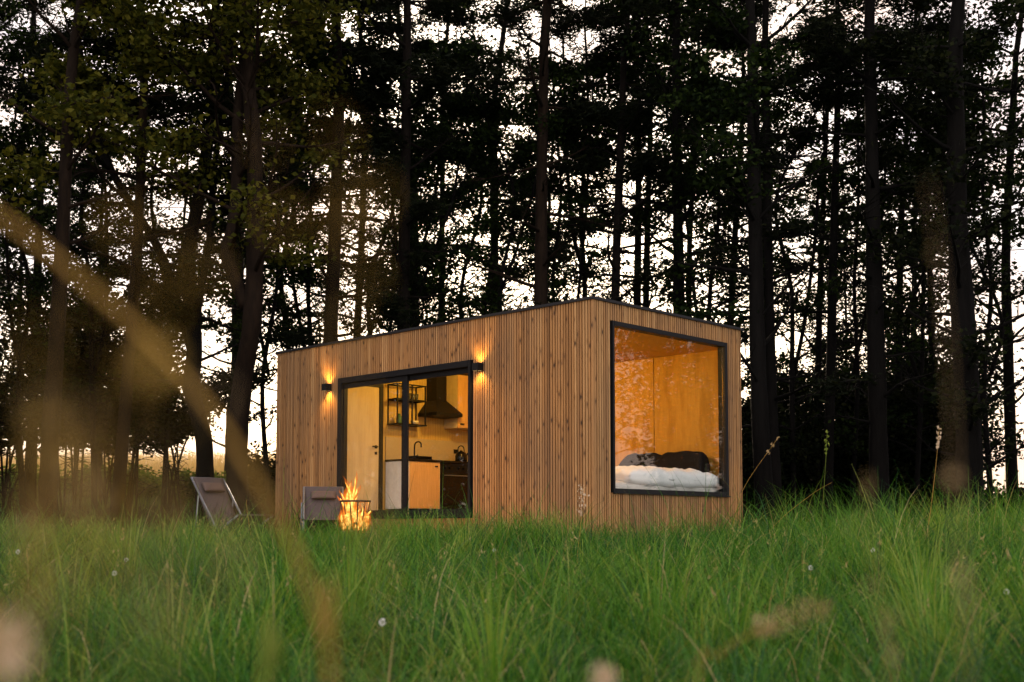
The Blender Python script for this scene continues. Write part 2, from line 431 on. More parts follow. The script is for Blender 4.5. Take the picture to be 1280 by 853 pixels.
def cabin_partition():
    P = 5.0; C = 2.774
    m = MB()
    m.box(T+.024, .10+.02, P, P+.08, FL, C) if T+.024 < .12 else None
    m.box(.87, CW-T-.024, P, P+.08, FL, C); m.box(T+.024, .868, P, P+.08, 2.50, C)
    part = m.build('partition_wall', M['mustard_ply'], cabin)
    d = MB().box(.165, .795, P-.012, P+.03, FL+.012, 2.425).build('interior_door', M['pale_wood'], cabin, bevel=.003)
    tag(d, 'pale wooden bathroom door in a black frame')
    m = MB(); m.box(T+.026, .160, P-.03, P+.07, FL, 2.498); m.box(.80, .865, P-.03, P+.07, FL, 2.498); m.box(.1605, .7995, P-.03, P+.07, 2.43, 2.498)
    m.build('door_frame', M['black_metal'], d)
    h = MB(); h.tube([(.735, P-.012, 1.505), (.735, P-.06, 1.505), (.63, P-.062, 1.505)], .011, 8)
    h.box(.712, .758, P-.018, P-.0125, 1.48, 1.53); h.build('handle', M['black_metal'], d)
    MB().box(.712, .758, P-.02, P-.0125, 1.385, 1.43).build('lock', M['black_metal'], d)
    MB().box(.93, CW-T-.03, P-.022, P-.002, 1.30, 1.675).build('backsplash', M['stone_splash'], cabin)
    MB().box(2.36, 2.47, P-.032, P-.0235, 1.475, 1.545).build('wall_socket', M['black_metal'], cabin, bevel=.003)
cabin_partition()

# ---- loose and hung furniture inside (each a thing; local frame = cabin frame)
def room_thing(name, w, l, z, label, cat, group=None):
    return empty(name, cab(w, l, z), TH, label, cat, group)
def kitchen():
    k = room_thing('base_cabinet', .92, 4.45, FL, 'kitchen base cabinet with plywood door and white side panel under a black worktop', 'cabinet')
    m = MB(); m.box(0, .03, 0, .52, .055, .78); m.box(.66, .678, .02, .52, .055, .78); m.box(.03, .66, .5, .52, .055, .78); m.box(.03, .66, .03, .5, .055, .075)
    m.build('carcass', M['white_paint'], k)
    MB().box(.034, .655, -.002, .018, .06, .772).build('door', M['cabinet_ply'], k, bevel=.002)
    MB().box(.55, .61, -.016, -.0025, .70, .72).build('handle', M['black_metal'], k, bevel=.003)
    MB().box(.02, .66, .06, .48, 0, .053).build('plinth', M['black_metal'], k)
    MB().box(-.015, 2.15, -.02, .528, .782, .812).build('worktop', M['black_gloss'], k, bevel=.003)
    t = room_thing('kitchen_tap', 1.36, 4.80, FL+.813, 'black gooseneck tap on the worktop under the wall shelf', 'tap')
    MB().tube(catmull([(0, 0, 0), (0, 0, .2), (0, -.02, .27), (.0, -.09, .29), (0, -.15, .26), (0, -.155, .2)]), .012, 8).lathe([(.026, 0), (.022, .03), (.013, .04)], 12).build('spout', M['black_gloss'], t, smooth=True)
    MB().tube([(.01, 0, .06), (.07, 0, .09)], .008, 6).build('lever', M['black_gloss'], t)
    t = room_thing('sink_drainer', 1.30, 4.62, FL+.813, 'black drainer tray standing by the tap', 'drainer')
    m = MB(); m.box(-.16, .18, -.11, .11, 0, .012)
    for x in np.linspace(-.15, .17, 9): m.box(x-.004, x+.004, -.10, .10, .013, .055)
    m.build('tray', M['black_metal'], t)
    o = room_thing('oven', 1.602, 4.45, FL, 'black built under oven beside the plywood cabinet door', 'oven')
    MB().box(0, .6, .02, .5, .06, .775).build('body', M['black_metal'], o, bevel=.004)
    MB().box(.01, .59, -.006, .018, .12, .62).build('door', M['black_gloss'], o, bevel=.004)
    MB().tube([(.07, -.006, .58), (.07, -.045, .58), (.53, -.045, .58), (.53, -.006, .58)], .009, 6).build('handle', M['tube_steel'], o)
    for x in (.1, .2, .4, .5): MB().tube([(x, .018, .70), (x, -.02, .70)], .02, 10).build('knob', M['black_metal'], o)
    c = room_thing('base_cabinet', 2.204, 4.45, FL, 'end kitchen cabinet past the oven in the corner', 'cabinet')
    MB().box(0, .86, .02, .5, .06, .775).build('carcass', M['white_paint'], c); MB().box(.005, .85, -.002, .017, .065, .77).build('door', M['cabinet_ply'], c)
    h = room_thing('range_hood', 1.60, 5.0, 2.03, 'black chimney range hood on the kitchen wall', 'hood')
    MB().box(0, .56, -.45, -.004, 0, .05).frustum((0.0, .56, -.45, -.004, .0505), (.18, .40, -.25, -.004, .26)).build('canopy', M['black_metal'], h)
    MB().box(.182, .398, -.245, -.005, .2605, .74).build('chimney', M['black_metal'], h)
    wc = room_thing('wall_cabinet', 2.165, 5.0, 1.87, 'plywood wall cabinet with small black handle right of the range hood', 'cabinet')
    MB().box(0, .88, -.315, -.004, 0, .86).build('carcass', M['pale_wood'], wc)
    for x in (.004, .442): 
        MB().box(x, x+.434, -.335, -.317, .005, .855).build('door', M['cabinet_ply'], wc, bevel=.002)
        MB().box(x+.05, x+.13, -.349, -.3355, .05, .075).build('handle', M['black_metal'], wc)
    # wall shelf
    s = room_thing('wall_shelf', .97, 5.0, 1.86, 'black metal frame wall shelf left of the range hood', 'shelf')
    m = MB(); q = .012
    for x in (0, .30, .575):
        for y in (-.24, -.016):
            m.box(x, x+2*q*.8, y, y+2*q*.8, .021, .62)
    for z in (.38, .62):
        for y in (-.24, -.016): m.box(-.001, .596, y-.001, y+.021, z, z+.02)
        for x in (0, .575): m.box(x+.001, x+.018, -.218, -.0175, z+.001, z+.019)
    m.build('frame', M['black_metal'], s)
    MB().box(-.01, .606, -.25, -.006, 0, .02).build('shelf_board', M['black_metal'], s)
    MB().box(.004, .592, -.236, -.012, .401, .409).build('shelf_board', M['black_metal'], s)
    lab = ['first', 'second', 'third']
    for i, x in enumerate((.33, .41, .49)):
        g = MB().lathe([(.026, 0), (.032, .10), (.029, .10), (.024, .008), (.001, .006)], 12).build('drinking_glass', M['tumbler'], None, smooth=True, loc=cab(.97+x, 4.87, 1.86+.41), rz=TH)
        tag(g, f'clear drinking glass on the upper wall shelf, {lab[i]} from the left', 'glass', 'glasses on the wall shelf')
    g = MB().lathe([(.04, 0), (.045, .02), (.045, .11), (.025, .13), (.024, .155)], 14).build('storage_jar', M['jar_green'], None, smooth=True, loc=cab(1.10, 4.87, 1.881), rz=TH)
    tag(g, 'dark storage jar on the lower wall shelf', 'jar')
    g = MB().lathe([(.03, 0), (.06, .035), (.065, .06), (.06, .06), (.03, .01)], 16).build('bowl', M['ceramic'], None, smooth=True, loc=cab(1.42, 4.87, 1.881), rz=TH)
    tag(g, 'small pale bowl on the lower wall shelf', 'bowl')
    kt = room_thing('kettle', 2.27, 4.70, FL+.813, 'round black kettle on the worktop above the oven', 'kettle')
    MB().lathe([(.085, 0), (.10, .03), (.098, .10), (.075, .16), (.03, .18), (.012, .2)], 18).build('body', M['black_gloss'], kt, smooth=True)
    MB().tube(catmull([(-.07, 0, .15), (-.06, 0, .24), (.0, 0, .27), (.06, 0, .24), (.07, 0, .15)]), .009, 6).build('handle', M['black_metal'], kt)
    MB().tube([(.09, 0, .07), (.15, 0, .16)], [.018, .010], 8).build('spout', M['black_gloss'], kt)
kitchen()

def soft_box(sx, sy, sz, seed, res=22, wave=.03, sag=0):
    """a puffed cushion shape"""
    bm = bmesh.new(); bmesh.ops.create_cube(bm, size=1)
    bmesh.ops.subdivide_edges(bm, edges=bm.edges[:], cuts=res, use_grid_fill=True)
    rr = np.random.default_rng(seed); ph = rr.uniform(0, 6.28, 12); fr = rr.uniform(2, 9, 12)
    for v in bm.verts:
        p = v.co * 2; x, y, z = p
        k = 1 - .5 * (abs(x)**4 * .5 + abs(y)**4 * .5)
        n = sum(math.sin(fr[i]*x*sx + ph[i] + 2*math.sin(fr[i+1]*y*sy+ph[i+1])) for i in range(0, 8)) / 8
        n2 = sum(math.sin(3.1*fr[i]*y*sy + ph[i] + 2.5*math.sin(fr[i+1]*x*sx*1.7+ph[i+1])) for i in range(0, 6)) / 6
        rx = 1 - .10 * abs(z)**3
        v.co = Vector((x*.5*sx*rx, y*.5*sy*rx, z*.5*sz*k + (n*wave + n2*wave*.5) * (1 if z > 0 else .25) + (n2*wave*.0)))
        v.co.x += n2 * wave * .5; v.co.y += n * wave * .7
    for f in bm.faces: f.smooth = True
    me = bpy.data.meshes.new('soft'); bm.to_mesh(me); bm.free(); return me
def bedroom():
    b = room_thing('bed', .14, .16, FL, 'bed filling the end of the cabin behind the picture window', 'bed')
    MB().box(.02, 2.93, .0, 1.75, 0, .16).build('bed_base', M['plywood'], b)
    link('mattress', soft_box(2.9, 1.72, .22, 5, 10, .002), M['mattress_cloth'], b, (1.47, .88, .27))
    d = link('duvet', soft_box(2.1, 1.66, .34, 11, 44, .034), M['white_linen'], None, cab(1.93, .965, FL+.40), TH)
    tag(d, 'crumpled white duvet lying on the bed behind the picture window', 'duvet')
    bl = link('blanket', soft_box(.85, 1.5, .12, 15, 26, .03), M['brown_wool'], None, cab(.72, 1.25, FL+.49), TH)
    tag(bl, 'brown wool blanket folded at the foot of the bed', 'blanket')
    for i, (w, l, rz, lb) in enumerate(((2.90, .80, .05, 'black pillow nearer the window corner leaning on the back wall'), (2.90, 1.50, -.04, 'black pillow deeper inside leaning on the back wall'))):
        p = link('pillow', soft_box(.22, .80, .50, 21+i, 16, .03), M['dark_linen'], None, cab(w, l, FL+.60), TH + rz)
        p.rotation_euler = (0, R(14), TH + rz)
        tag(p, lb, 'pillow', 'dark pillows at the head of the bed')
bedroom()

def area_light(name, loc, power, color, size=.1, kind='POINT', rot=None, spot=None, blend=.4):
    L = bpy.data.lights.new(name, kind); L.energy = power; L.color = color
    if kind == 'POINT': L.shadow_soft_size = size
    if kind == 'SPOT': L.spot_size = R(spot); L.spot_blend = blend; L.shadow_soft_size = size
    o = bpy.data.objects.new(name, L); COL.objects.link(o); o.location = loc
    if rot: o.rotation_euler = rot
    return o
WARM = (1.0, .56, .085)
def ceiling_lamps():
    for i, (w, l, p, lb) in enumerate(((.50, 1.75, 70, 'round ceiling lamp lighting the bedroom end of the cabin'), (1.45, 3.55, 56, 'round ceiling lamp lighting the kitchen'), )):
        c = room_thing('ceiling_lamp', w, l, 2.774, lb, 'ceiling lamp', 'ceiling lamps')
        MB().lathe([(.11, -.03), (.12, -.02), (.12, -.001)], 24).build('housing', M['black_metal'], c)
        MB().lathe([(.085, -.034), (.1, -.0305)], 24).build('diffuser', M['lamp_glow'], c)
        lo = area_light('lamp_light', (0, 0, -.10), p * .8, WARM, .09); lo.parent = c
ceiling_lamps()

# ------------------------------------------------------------------ wall lamps
def wall_lamps():
    for i, (l, lb) in enumerate(((5.19, 'lit black up and down wall lamp left of the sliding door'), (1.93, 'lit black up and down wall lamp right of the sliding door'))):
        e = empty('wall_lamp', cab(0, l, 2.375), TH, lb, 'wall lamp', 'wall lamps on the long wall')
        m = MB(); m.box(-.115, -.105, -.055, .055, -.05, .05); m.box(-.020, -.012, -.055, .055, -.05, .05)
        m.box(-.1049, -.0201, -.055, -.047, -.05, .05); m.box(-.1049, -.0201, .047, .055, -.05, .05)
        m.box(-.0119, -.0055, -.03, .03, -.04, .04)
        m.build('housing', M['black_metal'], e)
        for s in (1, -1):
            MB().box(-.098, -.027, -.042, .042, min(s*.020, s*.026), max(s*.020, s*.026)).build('lamp_glass', M['lamp_glow'], e)
            lo = area_light('lamp_light', (-.06, 0, s*.045), 15, (1, .50, .09), .022, 'SPOT', (R(180) if s > 0 else 0, 0, 0), 124, 1.0)
            lo.parent = e
wall_lamps()

# ------------------------------------------------------------------ deck chairs, fire basket
def deck_chair(loc, rz, label):
    """faces local +x"""
    c = empty('deck_chair', loc, rz, label, 'deck chair', 'sling deck chairs by the cabin')
    W = .29
    top, low, front = Vector((-.46, 0, 1.00)), Vector((.06, 0, .27)), Vector((.66, 0, .44))
    for s in (-1, 1):
        y = Vector((0, s*W, 0)); y2 = Vector((0, s*(W+.03), 0))
        MB().tube([top+y, Vector((.34, 0, 0))+y], .0155, 8).build('rail', M['tube_steel'], c, smooth=True)
        MB().tube([front+y2, Vector((-.20, 0, .0))+y2], .0145, 8).build('seat_rail', M['tube_steel'], c, smooth=True)
        MB().tube([Vector((-.25, 0, .735))+y2, Vector((-.33, 0, 0))+y2], .012, 8).build('leg', M['tube_steel'], c, smooth=True)
    for a, b, r in ((top+Vector((0, -W-.01, 0)), top+Vector((0, W+.01, 0)), .0155), (front+Vector((0, -W-.04, 0)), front+Vector((0, W+.04, 0)), .015),
                    (Vector((.34, -W, .012)), Vector((.34, W, .012)), .012), (Vector((-.33, -W-.03, .012)), Vector((-.33, W+.03, .012)), .012)):
        MB().tube([a, b], r, 8).build('crossbar', M['sling_fabric'] if a is not None and b.x > .6 else M['tube_steel'], c, smooth=True)
    prof = catmull([top+Vector((.02, 0, .012)), Vector((-.30, 0, .74)), Vector((-.13, 0, .46)), Vector((.02, 0, .27)), Vector((.16, 0, .22)), Vector((.38, 0, .30)), front+Vector((0, 0, .017))], 5)
    vs, fs = [], []; ny = 7; th = .006
    for side in (0, 1):
        for k, p in enumerate(prof):
            for j in range(ny):
                yy = (j/(ny-1)*2-1); sag = -.02*(1-yy*yy)*math.sin(math.pi*k/(len(prof)-1))
                vs.append((p.x - sag*.3, yy*(W-.017), p.z + sag - side*th))
    n = len(prof)
    for side in (0, 1):
        o = side*n*ny
        for k in range(n-1):
            for j in range(ny-1): fs.append((o+k*ny+j, o+k*ny+j+1, o+(k+1)*ny+j+1, o+(k+1)*ny+j))
    for k in range(n-1):
        for j in (0, ny-1): a, b = k*ny+j, (k+1)*ny+j; fs.append((a, b, b+n*ny, a+n*ny))
    m = MB(); m.v, m.f = vs, fs; sl = m.build('sling', M['sling_fabric'], c, smooth=True)
    p = link('headrest', soft_box(.36, .15, .075, 31, 8, .002), M['pillow_taupe'], c, (-.315, 0, .865))
    p.rotation_euler = (0, R(58), 0)
    p.rotation_euler = (Matrix.Rotation(R(55), 3, 'Y') @ Matrix.Rotation(R(90), 3, 'Z')).to_euler()
    return c
p1 = at(283, 655, 17.6); deck_chair((p1.x, p1.y, gzf(p1.x, p1.y)), R(-38), 'taupe sling deck chair with steel tube frame turned to the right beside the forked tree')
p2 = at(403, 655, 16.6); dc = deck_chair((p2.x, p2.y + .1, gzf(p2.x, p2.y)), R(-80), 'grey sling deck chair facing the camera between the cabin wall and the fire'); dc.scale = (1, .95, .84)

def fire():
    p = at(444, 650, 14.9); g = gzf(p.x, p.y)
    f = empty('fire_basket', (p.x, p.y, g), .3, 'black iron fire basket with slatted sides in the grass before the sliding door', 'fire basket')
    zt, zb, rt, rb = .59, .22, .185, .115
    def ring(r, z, t): return [(r*math.cos(q), r*math.sin(q), z) for q in np.linspace(0, 2*math.pi, 25)]
    MB().tube(ring(rt, zt, 0), .014, 6, False).build('rim', M['rust_iron'], f)
    m = MB(); m.tube(ring(rb, zb, 0), .011, 6, False)
    for k in range(12):
        a = 2*math.pi*k/12; m.tube([(rb*math.cos(a), rb*math.sin(a), zb), (rt*math.cos(a), rt*math.sin(a), zt)], .0085, 5)
    for k in (-2, -1, 0, 1, 2): h = math.sqrt(max(0, rb**2-(k*.045)**2)); m.tube([(k*.045, -h, zb), (k*.045, h, zb)], .007, 5)
    m.build('basket', M['rust_iron'], f)
    for k in range(3):
        a = 2*math.pi*k/3+.5; MB().tube([(rb*math.cos(a), rb*math.sin(a), zb), (rt*.95*math.cos(a), rt*.95*math.sin(a), -.02)], .010, 6).build('leg', M['rust_iron'], f)
    rr = random.Random(4)
    lb = ['charred log lying across the bottom of the fire basket', 'charred log leaning in the fire basket towards the left', 'charred log leaning in the fire basket towards the cabin']
    for k, (a, z, ti) in enumerate(((.4, .27, .1), (1.7, .33, .35), (2.8, .37, .45))):
        d = Vector((math.cos(a), math.sin(a), ti)) * .115
        o = MB().tube([-d, -d*.3+Vector((.006, 0, 0)), d*.4, d], [.032, .036, .034, .028], 9).build('log', M['charred_wood'], None, smooth=True, loc=(p.x, p.y, g+z))
        tag(o, lb[k], 'log', 'burning logs')
    # flames: tongues that twist upward out of the basket
    m = MB(); m2 = MB()
    def tongue(x, y, z, h, r, seed, m=m):
        q = random.Random(seed); ph = q.uniform(0, 6); am = r*.75; n = 12
        pts = [(x + am*math.sin(ph+2.6*k/n*2)*k/n*1.4, y + am*math.cos(ph*1.3+3*k/n*2)*k/n, z+h*k/n) for k in range(n+1)]
        rs = [r*(.45+1.1*(k/n)*1.2) if k/n < .25 else r*max(.03, (1-(k/n-.25)/.75)**.9*1.0*(1+.22*math.sin(ph+k*1.6))) for k in range(n+1)]
        m.tube(pts, rs, 9)
    for k, (x, y, z, h, r) in enumerate(((-.07, -.02, .26, .62, .055), (-.035, .0, .27, .52, .06), (-.10, .02, .30, .42, .045), (.01, -.03, .24, .44, .05), (-.06, -.06, .22, .36, .05),
                                         (.05, -.02, .24, .30, .04), (.10, .0, .26, .22, .038), (.03, -.07, .21, .24, .036), (-.11, -.05, .24, .24, .035), (.13, -.03, .36, .12, .03), (-.02, -.05, .34, .60, .03), (-.08, .03, .4, .45, .028), (-.05, .03, .28, .5, .07), (.0, .04, .24, .3, .07), (.07, -.04, .22, .3, .05), (-.09, -.04, .25, .4, .06), (.11, -.05, .24, .22, .045))):
        tongue(x*1.25, y, z, h*.94, r*1.2, k); tongue(x*1.25, y, z-.02, h*1.08, r*1.9, k, m2)
    o = m.build('campfire_flames', M['flame'], None, smooth=True, loc=(p.x, p.y, g))
    m2.build('outer_flame', M['flame_edge'], o, smooth=True)
    tag(o, 'bright yellow orange flames rising from the fire basket', 'fire')
    area_light('fire_light', (p.x, p.y-.02, g+.62), 70, (1, .42, .10), .12)
fire()

# ------------------------------------------------------------------ trees
def unit(n, rng):
    v = rng.normal(size=(n, 3)); return v / np.linalg.norm(v, axis=1, keepdims=True)
def leaf_mesh(name, C, rng, ln, wd, flat=.5, stretch=None):
    """diamond leaves at the points C"""
    n = len(C); a = unit(n, rng); a[:, 2] *= flat; a /= np.linalg.norm(a, axis=1, keepdims=True)
    b = np.cross(a, unit(n, rng)); b /= np.linalg.norm(b, axis=1, keepdims=True) + 1e-9
    L = (ln * rng.uniform(.65, 1.35, n))[:, None]; W = (wd * rng.uniform(.65, 1.35, n))[:, None]
    nrm = np.cross(a, b) * L * .12
    V = np.stack([C - a*L*.5, C + b*W*.5 + nrm, C + a*L*.5, C - b*W*.5 + nrm], 1).reshape(-1, 3)
    return np_mesh(name, V, np.arange(n*4).reshape(-1, 4))
KINDS = {
    'twig':  dict(z0=1.6, zf=6.0, sp=.20, ln=1.7, rise=.45, cr=.28, nl=28, ll=.090, lw=.060, low=.50, mat='oak_leaves'),
    # crown start z, full density z, limb spacing, limb length, limb rise, clump radius, leaves per clump, leaf length/width, foliage, low density
    'pine':  dict(z0=2.2, zf=8.8, sp=.26, ln=2.3, rise=.12, cr=.30, nl=64, ll=.18, lw=.032, low=.36, mat='pine_needles'),
    'fir':   dict(z0=3.0, zf=8.6, sp=.24, ln=2.0, rise=-.05, cr=.28, nl=64, ll=.17, lw=.032, low=.38, mat='pine_needles'),
    'oak':   dict(z0=2.8, zf=8.5, sp=.30, ln=2.7, rise=.45, cr=.38, nl=50, ll=.108, lw=.072, low=.36, mat='oak_leaves'),
    'lit_broadleaf': dict(z0=4.2, zf=7.6, sp=.30, ln=2.6, rise=.40, cr=.40, nl=50, ll=.112, lw=.075, low=.30, mat='lit_leaves'),
    'leafy': dict(z0=1.2, zf=5.0, sp=.26, ln=2.4, rise=.30, cr=.38, nl=50, ll=.105, lw=.072, low=.75, mat='bush_leaves'),
}
def make_tree(name, stems, H, kind, seed, bark, parent, dens=1.0, zmax=None):
    """stems: list of (path points, radius at base); paths in local coordinates"""
    open_ = .80 if -4 < parent.location.x < 7.6 else .95
    K = KINDS[kind]; rng = np.random.default_rng(seed); rd = random.Random(seed)
    m = MB(); clumps = []
    for si, (path, r0) in enumerate(stems):
        pts = catmull(path, 5)
        ztop = max(H, pts[-1].z + 1)
        d = (pts[-1] - pts[-4]); d = d / max(d.length, 1e-6)
        while pts[-1].z < ztop:     # carry the stem on up to its top
            d = (d*.85 + Vector((rd.uniform(-.12, .12), rd.uniform(-.12, .12), .32))).normalized()
            pts.append(pts[-1] + d * .9)
        n = len(pts); z0, z1 = pts[0].z, pts[-1].z
        rs = []
        for k, p in enumerate(pts):
            f = (p.z - z0) / (z1 - z0); r = r0 * (1 - f)**.75 + .012
            if si == 0: r *= 1 + .35 * math.exp(-max(0, p.z-.0)/.35)
            rs.append(r * rd.uniform(.94, 1.06))
        m.tube(pts, rs, 9)
        # limbs
        z = max(K['z0'], z0 + .6) if si else K['z0']
        az = rd.uniform(0, 6.28)
        while z < z1 - .3:
            k = min(range(n), key=lambda i: abs(pts[i].z - z)); o = pts[k]
            f = (z - K['z0']) / max(1, (H - K['z0']))
            full = min(1, max(0, (z - K['z0']) / (K['zf'] - K['z0'])))
            d_ = K['low'] + (1 - K['low']) * full**1.9
            az += 2.4 + rd.uniform(-.5, .5)
            L = K['ln'] * (.55 + .55*rd.random()) * (1 - .55*f) * (.7 + .3*full)
            rise = K['rise'] + rd.uniform(-.15, .2) - (.15 if rd.random() < .3 else 0)
            dv = Vector((math.cos(az), math.sin(az), rise)).normalized()
            lp = [o]; cur = dv.copy()
            for q in range(6):
                cur = (cur + Vector((rd.uniform(-.22, .22), rd.uniform(-.22, .22), rd.uniform(-.15, .17)))).normalized()
                lp.append(lp[-1] + cur * L/6)
            br = min(rs[k]*.5, .014 + .016*L)
            m.tube(lp, [br*(1-.8*q/6) for q in range(7)], 5, False)
            bare = rd.random() > d_ * (.55 + .45*dens) * open_
            for q in range(2, 7):
                for rep in range(2 if not bare or rd.random() < .6 else 0):
                    tw = (cur + Vector((rd.uniform(-1, 1), rd.uniform(-1, 1), rd.uniform(-.4, .5)))).normalized()
                    tl = L * rd.uniform(.14, .34)
                    e = lp[q] + tw*tl
                    m.tube([lp[q], lp[q] + tw*tl*.5 + Vector((0, 0, rd.uniform(-.04, .06))), e], [br*.35, br*.25, .004], 3, False)
                    if not bare and rd.random() < .93*dens:
                        clumps.append(e)
                        if rd.random() < .55: clumps.append(lp[q] + tw*tl*.45)
            if not bare: clumps.append(lp[-1])
            z += K['sp'] * rd.uniform(.6, 1.4) * (1 if full > .5 else 1.25)
    tr = m.build('trunk', M[bark], parent, smooth=True)
    C = np.array([tuple(c) for c in clumps])
    base = np.array(parent.location)
    # keep foliage out of the cabin
    wx, ly = to_cab(C[:, 0] + base[0], C[:, 1] + base[1])
    ok = ~((wx > -.9) & (wx < CW+.3) & (ly > -.9) & (ly < CL+.3) & (C[:, 2] + base[2] < CH + .5))
    C = C[ok]; n = len(C); nl = int(K['nl'] * 1.12)
    sz = rng.uniform(.65, 1.35, n)
    P = rng.normal(size=(n, nl, 3)) * .55; P[..., 2] *= .48
    P = C[:, None] + P * (K['cr'] * sz)[:, None, None]
    keep = rng.random((n, nl)) < (rng.uniform(.45, 1.0, n) * (.62 + .38*np.clip((C[:, 2]-6.0)/2.5, 0, 1)))[:, None]
    P = P[keep]
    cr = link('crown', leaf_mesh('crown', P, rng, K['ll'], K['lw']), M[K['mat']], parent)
    return tr, cr
def px_path(pts, Y, base, rd):
    out = []
    for u, v in pts: out.append(at(u, v, Y + rd.uniform(-.15, .15)) - base)
    return out
SEEN = []
def tree(label, kind, Y, stems, H=15, bark='pine_bark', name=None, dens=1.0, seed=0, cat='tree'):
    """stems: [([(u, v) ...], width in pixels)] traced up the stem at distance Y"""
    u0, v0 = stems[0][0][0]; p = at(u0, v0, Y); base = Vector((p.x, Y, gzf(p.x, Y)))
    nm = name or {'pine': 'pine_tree', 'fir': 'fir_tree', 'oak': 'broadleaf_tree', 'lit_broadleaf': 'broadleaf_tree', 'leafy': 'young_tree'}[kind]
    dens *= .80 if u0 < 600 else .62
    e = empty(nm, base, 0, label, cat, 'trees of the wood behind the cabin')
    rd = random.Random(seed + int(u0)); st = []
    for i, (pts, w) in enumerate(stems):
        path = px_path(pts, Y, base, rd)
        if i == 0: path = [Vector((path[0].x, 0, -.08))] + [q for q in path if q.z > .35]
        st.append((path, w/2/F*Y*.9))
    make_tree(nm, st, H, kind, seed + int(u0)*7 + 1, bark, e, dens)
    SEEN.append(e); return e
tree('thick warm brown trunk at the left edge, nearest of the trees on the left', 'lit_broadleaf', 18.5, [([(60, 640), (62, 560), (75, 350), (86, 130)], 25)], 13, 'warm_bark', dens=.9)
tree('slim dark trunk between the thick left trunk and the frame edge', 'pine', 27, [([(38, 600), (45, 400), (52, 190)], 15)], 15)
tree('straight brown trunk leaning slightly right, in front of the wheat strip', 'lit_broadleaf', 20, [([(148, 620), (158, 490), (172, 300), (180, 110)], 17)], 14, 'warm_bark')
tree('crooked broadleaf tree splitting into several curved stems left of the deck chair', 'pine', 21, [
    ([(256, 610), (254, 545), (240, 490), (243, 430), (237, 370), (237, 310), (252, 230), (264, 150)], 25),
    ([(243, 450), (228, 400), (214, 350), (192, 300), (160, 250), (140, 215)], 12),
    ([(246, 440), (248, 380), (262, 300), (268, 210), (278, 140)], 10)], 13, 'dark_bark', name='broadleaf_tree', dens=.8)
tree('big forked trunk standing between the two deck chairs and the cabin end', 'lit_broadleaf', 19.5, [
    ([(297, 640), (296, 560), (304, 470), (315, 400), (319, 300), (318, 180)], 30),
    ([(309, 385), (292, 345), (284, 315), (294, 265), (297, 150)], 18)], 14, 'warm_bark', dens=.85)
tree('thin wavy tree seen just above the left end of the roof', 'fir', 25, [([(362, 520), (360, 430), (351, 345), (364, 280), (376, 200)], 9)], 12)
tree('straight thick pine rising above the left wall lamp', 'pine', 23, [([(411, 560), (413, 420), (418, 300), (424, 120)], 24)], 16)
tree('slim pine close to the right of the thick one above the left wall lamp', 'fir', 26, [([(440, 520), (447, 400), (452, 300), (457, 150)], 12)], 15)
tree('dark straight pine behind the roof above the door mullion', 'pine', 23, [([(503, 540), (504, 400), (506, 250), (509, 60)], 20)], 16)
tree('thin pine pole behind the roof above the range hood', 'fir', 27, [([(550, 520), (552, 350), (554, 100)], 10)], 16)
tree('tall pine with long side branches just left of the front roof corner', 'pine', 23, [([(674, 520), (676, 360), (677, 240), (680, 60)], 22)], 16, 'warm_bark')
tree('thin forked tree right above the front roof corner', 'fir', 26, [([(734, 520), (731, 360), (727, 270), (735, 130)], 9), ([(730, 340), (718, 300), (712, 240)], 5)], 12)
tree('dark pine a little right of the front roof corner', 'pine', 24, [([(766, 540), (770, 340), (774, 230), (780, 70)], 15)], 16)
tree('left trunk of a close pair of thin pines above the picture window', 'fir', 26, [([(794, 540), (797, 350), (799, 120)], 12)], 15)
tree('right trunk of a close pair of thin pines above the picture window', 'oak', 27.5, [([(806, 540), (808, 350), (814, 120)], 11)], 15, 'dark_bark')
tree('sturdy trunk rising over the right half of the picture window', 'oak', 24, [([(851, 540), (849, 380), (847, 230), (845, 50)], 20)], 15, 'dark_bark')
tree('slim tree hard against the sturdy trunk over the picture window', 'oak', 28, [([(864, 540), (861, 350), (866, 230), (874, 80)], 10)], 14, 'dark_bark')
tree('slim slanting tree above the right end of the roof', 'pine', 26, [([(908, 620), (914, 390), (921, 260), (930, 110)], 11)], 14)
tree('thick near black trunk beside the right end of the cabin', 'oak', 21, [([(956, 640), (950, 520), (946, 400), (940, 60)], 25)], 15, 'dark_bark', dens=.9)
tree('second trunk close to the right of the one beside the cabin end', 'pine', 22, [([(971, 640), (965, 500), (961, 350), (956, 60)], 15)], 15, 'dark_bark')
tree('thin left trunk of the slender pair in the gap right of the cabin', 'oak', 25, [([(1020, 620), (1024, 400), (1029, 260), (1036, 90)], 10)], 13, 'dark_bark', dens=.85)
tree('thicker right trunk of the slender pair in the gap right of the cabin', 'fir', 23, [([(1034, 640), (1039, 450), (1042, 300), (1049, 70)], 14)], 14, 'dark_bark')
tree('straight thick black trunk midway between the cabin and the right edge', 'pine', 21, [([(1100, 640), (1097, 500), (1093, 350), (1087, 40)], 27)], 15, 'dark_bark')
tree('thin upright tree next to the straight thick black trunk', 'oak', 26, [([(1121, 620), (1124, 400), (1128, 250), (1142, 60)], 11)], 14, 'dark_bark')
tree('thin dark tree left of the widest trunk near the right edge', 'leafy', 27, [([(1169, 620), (1164, 400), (1158, 200)], 11)], 12, 'dark_bark')
tree('widest trunk of the right side, flaring at its foot', 'leafy', 20, [([(1213, 640), (1210, 520), (1205, 420), (1197, 270), (1194, 60)], 37)], 14, 'dark_bark', dens=.8)
tree('last trunk at the right edge with sunset light behind it', 'oak', 24, [([(1266, 620), (1260, 430), (1258, 300), (1270, 70)], 16)], 14, 'dark_bark')

